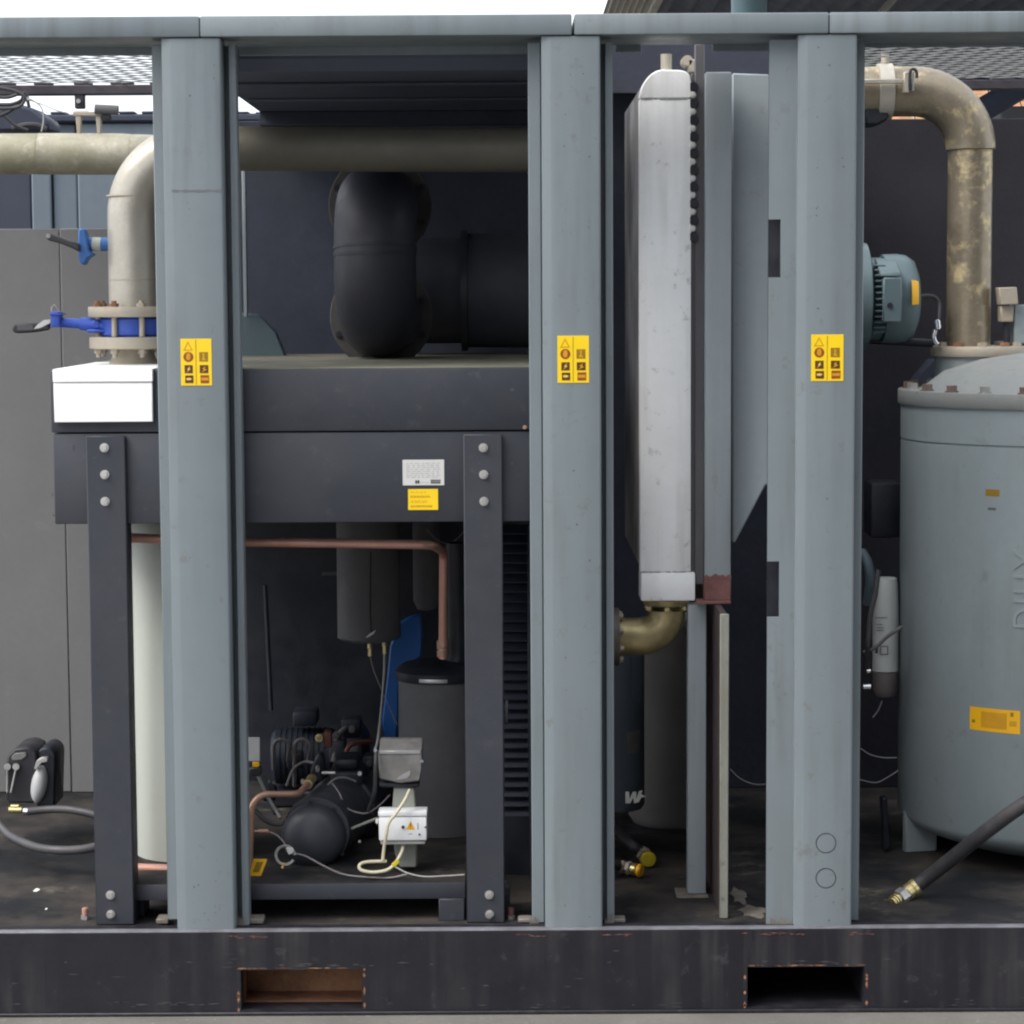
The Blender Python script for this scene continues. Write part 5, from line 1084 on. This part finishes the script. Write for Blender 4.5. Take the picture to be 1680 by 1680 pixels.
b = MB(); c = P(1452, 106, YN); b.cyl(Vector((c.x, YN, zh + rP * 1.26)), Vector((c.x, YN, zh + rP * 1.26 + .028)), .012, 12); b.build("band_bolt", "flange_steel", cl)
yc = YN - rP * 1.12 - .03
b = MB(); b.pbox(1405, 129.5, 1482, 137, yc, .012, .002); b.build("tie_bar", "dull_steel", cl)
b = MB(); b.pbox(1483, 118, 1492, 152, yc - .002, .03, .002); b.build("ear_plate", "dull_steel", cl)
b = MB(); b.tube(spline([P(x, y, yc - .006) for x, y in ((1493, 149), (1493, 120), (1496, 114), (1501, 114), (1504, 120), (1504, 128))], 5), .0045, 8); b.build("hook_bolt", "machine_black", cl)
b = MB(); b.pbox(1496.5, 118, 1500, 149, yc - .006, .01, .001); b.build("stud", "zinc", cl)
b = MB(); b.pprism([(1418, 176), (1462, 176), (1458, 196), (1440, 206), (1420, 206)], YN - .05, .10, .008); b.build("lower_saddle", "machine_black", cl)
# valve block, gauges on lid
t = thing("pressure_block", "boxy steel sensor stack on the flange beside the delivery pipe", "sensor", P(1660, 566, 1.10))
b = MB(); b.pprism([(1639, 472), (1668, 471), (1671, 499), (1642, 500)], 1.04, .06, .002); b.build("sensor_head", "flange_steel", t)
b = MB(); b.pbox(1642, 501.5, 1663, 528, 1.06, .05, .003); b.build("sensor_body", "flange_steel", t)
b = MB(); b.pbox(1664, 500, 1720, 564, 1.07, .08, .003); b.build("valve_block", "tank_paint", t)
b = MB(); b.cyl(P(1652, 529, 1.08), P(1652, 565, 1.08), .010, 12); b.build("stem", "machine_black", t)
t = thing("white_fitting", "bright white elbow fitting with grey hose beside the rusty flange", "fitting", P(1537, 565, 1.04))
b = MB(); b.cyl(P(1539, 540, 1.04), P(1537, 524, 1.04), .0095, 14, bev=.003); b.build("ferrule", "chrome", t)
b = MB(); b.tube(spline([P(1534.5, 541, 1.04), P(1532, 552, 1.04), P(1534, 560, 1.04), P(1538, 565, 1.04)], 5), .007, 10); b.build("elbow", "chrome", t)
b = MB(); b.tube(spline([P(1540, 524, 1.04), P(1541, 500, 1.06), P(1534, 488, 1.06), P(1522, 485, 1.05), P(1506, 487, 1.04)], 6), .0055, 10); b.build("hose", "black_rubber", t)
b = MB(); b.tube([P(1400, 556, 1.1), P(1530, 563, 1.1)], .012, 10); tag(b.build("rear_pipe", "machine_black"), "dark pipe passing low behind the teal motor", "pipe")
b = MB(); b.pprism([(1500, 625), (1530, 590), (1545, 590), (1545, 640), (1500, 640)], 1.55, .1, .004); tag(b.build("rear_block", "foam_navy"), "dark block behind the tank neck", "block")
# motor
YM = 1.08; sM = S(YM); zM = P(1455, 490, YM).z; xM = lambda p: P(p, 490, YM).x
t = thing("electric_motor", "teal finned electric motor with amber sticker on its rounded end bell", "motor", (xM(1450), YM, zM - .12))
rM = 72 * sM
b = MB(); b.lathe([(0, xM(1360)), (rM * .93, xM(1360)), (rM * .93, xM(1443)), (0, xM(1443))], (0, YM, zM), 40, 'X'); b.build("body", "teal_paint", t)
b = MB(); b.lathe([(0, xM(1446)), (rM, xM(1446)), (rM * 1.01, xM(1470)), (rM * .98, xM(1484)), (rM * .86, xM(1497)), (rM * .6, xM(1504)), (0, xM(1507))], (0, YM, zM), 44, 'X'); b.build("end_bell", "teal_paint", t)
b = MB(); b.lathe([(0, xM(1380)), (rM * 1.22, xM(1380)), (rM * 1.22, xM(1419)), (rM * 1.0, xM(1424)), (0, xM(1424))], (0, YM, zM + .005), 40, 'X'); b.build("mount_flange", "teal_paint", t)
for k in range(13):
    a = R(-38 + k * 6.6 - 90 + 25); a = R(180) + R(-42 + k * 7.0)
    y_, z_ = YM + rM * 1.02 * math.cos(a), zM + rM * 1.02 * math.sin(a) * -1
    q = MB(); q.box(xM(1424.5), xM(1443), -.014, .014, -.0022, .0022, .0008); bmesh.ops.rotate(q.bm, verts=q.bm.verts, cent=(0, 0, 0), matrix=Matrix.Rotation(-(a - R(180)), 3, 'X')); bmesh.ops.translate(q.bm, verts=q.bm.verts, vec=(0, YM + rM * 1.02 * math.cos(a), zM - rM * 1.02 * math.sin(a)))
    q.build("fin", "teal_paint", t)
yb = YM - rM - .03
b = MB(); b.pprism([(1449, 455), (1480, 455), (1480, 529), (1449, 529)], yb, .045, .004); b.build("terminal_box", "teal_paint", t)
b = MB(); a0, a1 = P(1443, 425, yb + .01), P(1480, 454, yb)
b.prism([(yb + .002, a1.z + .001), (yb + .05, a1.z + .001), (YM - .03, P(1460, 424, YM).z), (YM - .05, P(1460, 424, YM).z - .001), (yb + .004, a1.z + .012)], P(1445, 440, yb).x, P(1478, 440, yb).x, 'X', .002); b.build("box_cover", "teal_paint", t)
b = MB(); b.cyl(P(1460, 501, yb - .004), P(1460, 501, yb - .0003), .008, 12); b.build("plug", "machine_black", t)
q = MB(); q.lathe([(rM * .995, xM(1483)), (rM * .90, xM(1495)), (rM * .905 + .001, xM(1495)), (rM * 1.0, xM(1483))], (0, YM, zM), 8, 'X', R(180 - 25), R(180 + 8)); 
bmesh.ops.translate(q.bm, verts=q.bm.verts, vec=(0.002, -.006, 0)); q.build("amber_sticker", "label_amber", t)
# oil filter
YO = .95; sO = S(YO); c = P(1453, 1030, YO); r_ = 21.5 * sO; zo = lambda y: P(1457, y, YO).z
t = thing("oil_filter", "white cylindrical oil filter on a brown base between pillar and tank", "filter", (c.x, YO, zo(1142)))
b = MB(); b.lathe([(0, zo(1101)), (r_, zo(1100)), (r_, zo(1010)), (r_ * .90, zo(958)), (r_ * .82, zo(948)), (0, zo(946))], (c.x, YO, 0), 32); can = b.build("canister", "filter_white", t)
b = MB(); b.lathe([(0, zo(1143)), (r_ * .7, zo(1142)), (r_ * .98, zo(1132)), (r_ * .98, zo(1101.5)), (0, zo(1101.5))], (c.x, YO, 0), 32); b.build("base", "filter_base", t)
yo = YO - r_ - .001
q = MB()
for (x0, y0, x1, y1) in ((1444, 1060, 1457, 1061.3), (1444, 1073, 1457, 1074.3), (1444, 1061.3, 1445.3, 1073), (1455.7, 1061.3, 1457, 1073), (1436, 1013, 1456, 1014), (1437, 1024, 1448, 1025.2), (1438, 1029, 1450, 1030), (1437, 1034, 1450, 1035), (1436, 1060, 1440, 1072)):
    q.pprism([(x0, y0), (x1, y0), (x1, y1), (x0, y1)], yo, .0008)
q.build("print", "print_black", can, smooth=0, kind="stuff")
b = MB(); b.tube(spline([P(1441, 935, .70), P(1436, 975, .69), P(1428, 1010, .69), P(1424, 1060, .70), P(1424, 1100, .74)], 8), .0075, 10); tag(b.build("oil_hose", "black_rubber"), "black hose curving down in front of the white oil filter", "hose")
b = MB(); b.tube(spline([P(1480, 1028, .67), P(1455, 1045, .68), P(1437, 1062, .69), P(1418, 1070, .72)], 6), .0052, 10); tag(b.build("oil_tube", "insulation"), "grey tube crossing the lower part of the white oil filter", "tube")
b = MB(); b.tube(spline([P(1414, 905, .95), P(1424, 925, .92), P(1428, 955, .92), P(1422, 990, .95)], 6), .014, 12); tag(b.build("oil_hose", "teal_dark_paint"), "thick grey green hose above the filter close to the pillar", "hose")
b = MB(); b.cyl(P(1416, 1127, .72), P(1428, 1127, .72), .009, 12); b.cyl(P(1422, 1101, .72), P(1428, 1101, .72), .006, 10); tag(b.build("pipe_union", "chrome"), "shiny pipe union low beside the oil filter base", "fitting")
for i, pp in enumerate((((1412, 1228), (1428, 1238), (1450, 1243), (1472, 1243)), ((1410, 1279), (1436, 1284), (1455, 1276), (1474, 1264)), ((1447, 1150), (1441, 1165), (1432, 1177)))):
    b = MB(); b.tube(spline([P(x, y, .95) for x, y in pp], 6), .0016, 6); tag(b.build("loose_wire", "print_grey"), ("pale wire sagging between pillar and tank, the upper of two", "pale wire rising toward the tank, the lower of two", "short wire hanging from the oil filter base")[i], "wire")
b = MB(); b.box(P(1425, 800, 1.2).x, P(1475, 800, 1.2).x, 1.15, 1.3, P(1450, 880, 1.2).z, P(1450, 790, 1.2).z, .01, 2); tag(b.build("compressor_housing", "machine_black"), "dark housing block above the white oil filter", "housing")
b = MB(); b.pprism([(1447, 1310), (1456, 1308), (1462, 1390), (1450, 1400)], .85, .05, .004); tag(b.build("floor_bracket", "machine_black"), "dark upright bracket on the floor left of the tank foot", "bracket")
# big hose in front
hz = onfloor(1503, 1458); 
t = thing("drain_hose", "thick black hose with brass threaded coupling lying across the front of the tank", "hose", hz)
p_end = P(1500, 1456, .32)
pth = [p_end, P(1522, 1439.5, .315), P(1550, 1418, .28), P(1590, 1386, .21), P(1635, 1351, .12), P(1685, 1317, .05), P(1780, 1268, .0)]
b = MB(); b.tube(spline(pth, 10), .0195, 18); b.build("hose", "black_rubber", t)
d = (P(1459, 1485, .27) - p_end).normalized()
def seg(a0, a1, r, nm, m, n=18, bev=.002):
    q = MB(); q.cyl(p_end + d * a0, p_end + d * a1, r, n, bev=bev); q.build(nm, m, t)
seg(-.008, .014, .0225, "ferrule", "brass"); seg(.0145, .034, .0215, "ferrule", "brass"); seg(.0345, .058, .022, "hex_nut", "zinc", 6, .001); seg(.0585, .064, .0155, "thread", "brass")
for k in range(3): seg(.0645 + k * .0075, .070 + k * .0075, .0185 - .001 * k, "thread", "brass", 16, .001)
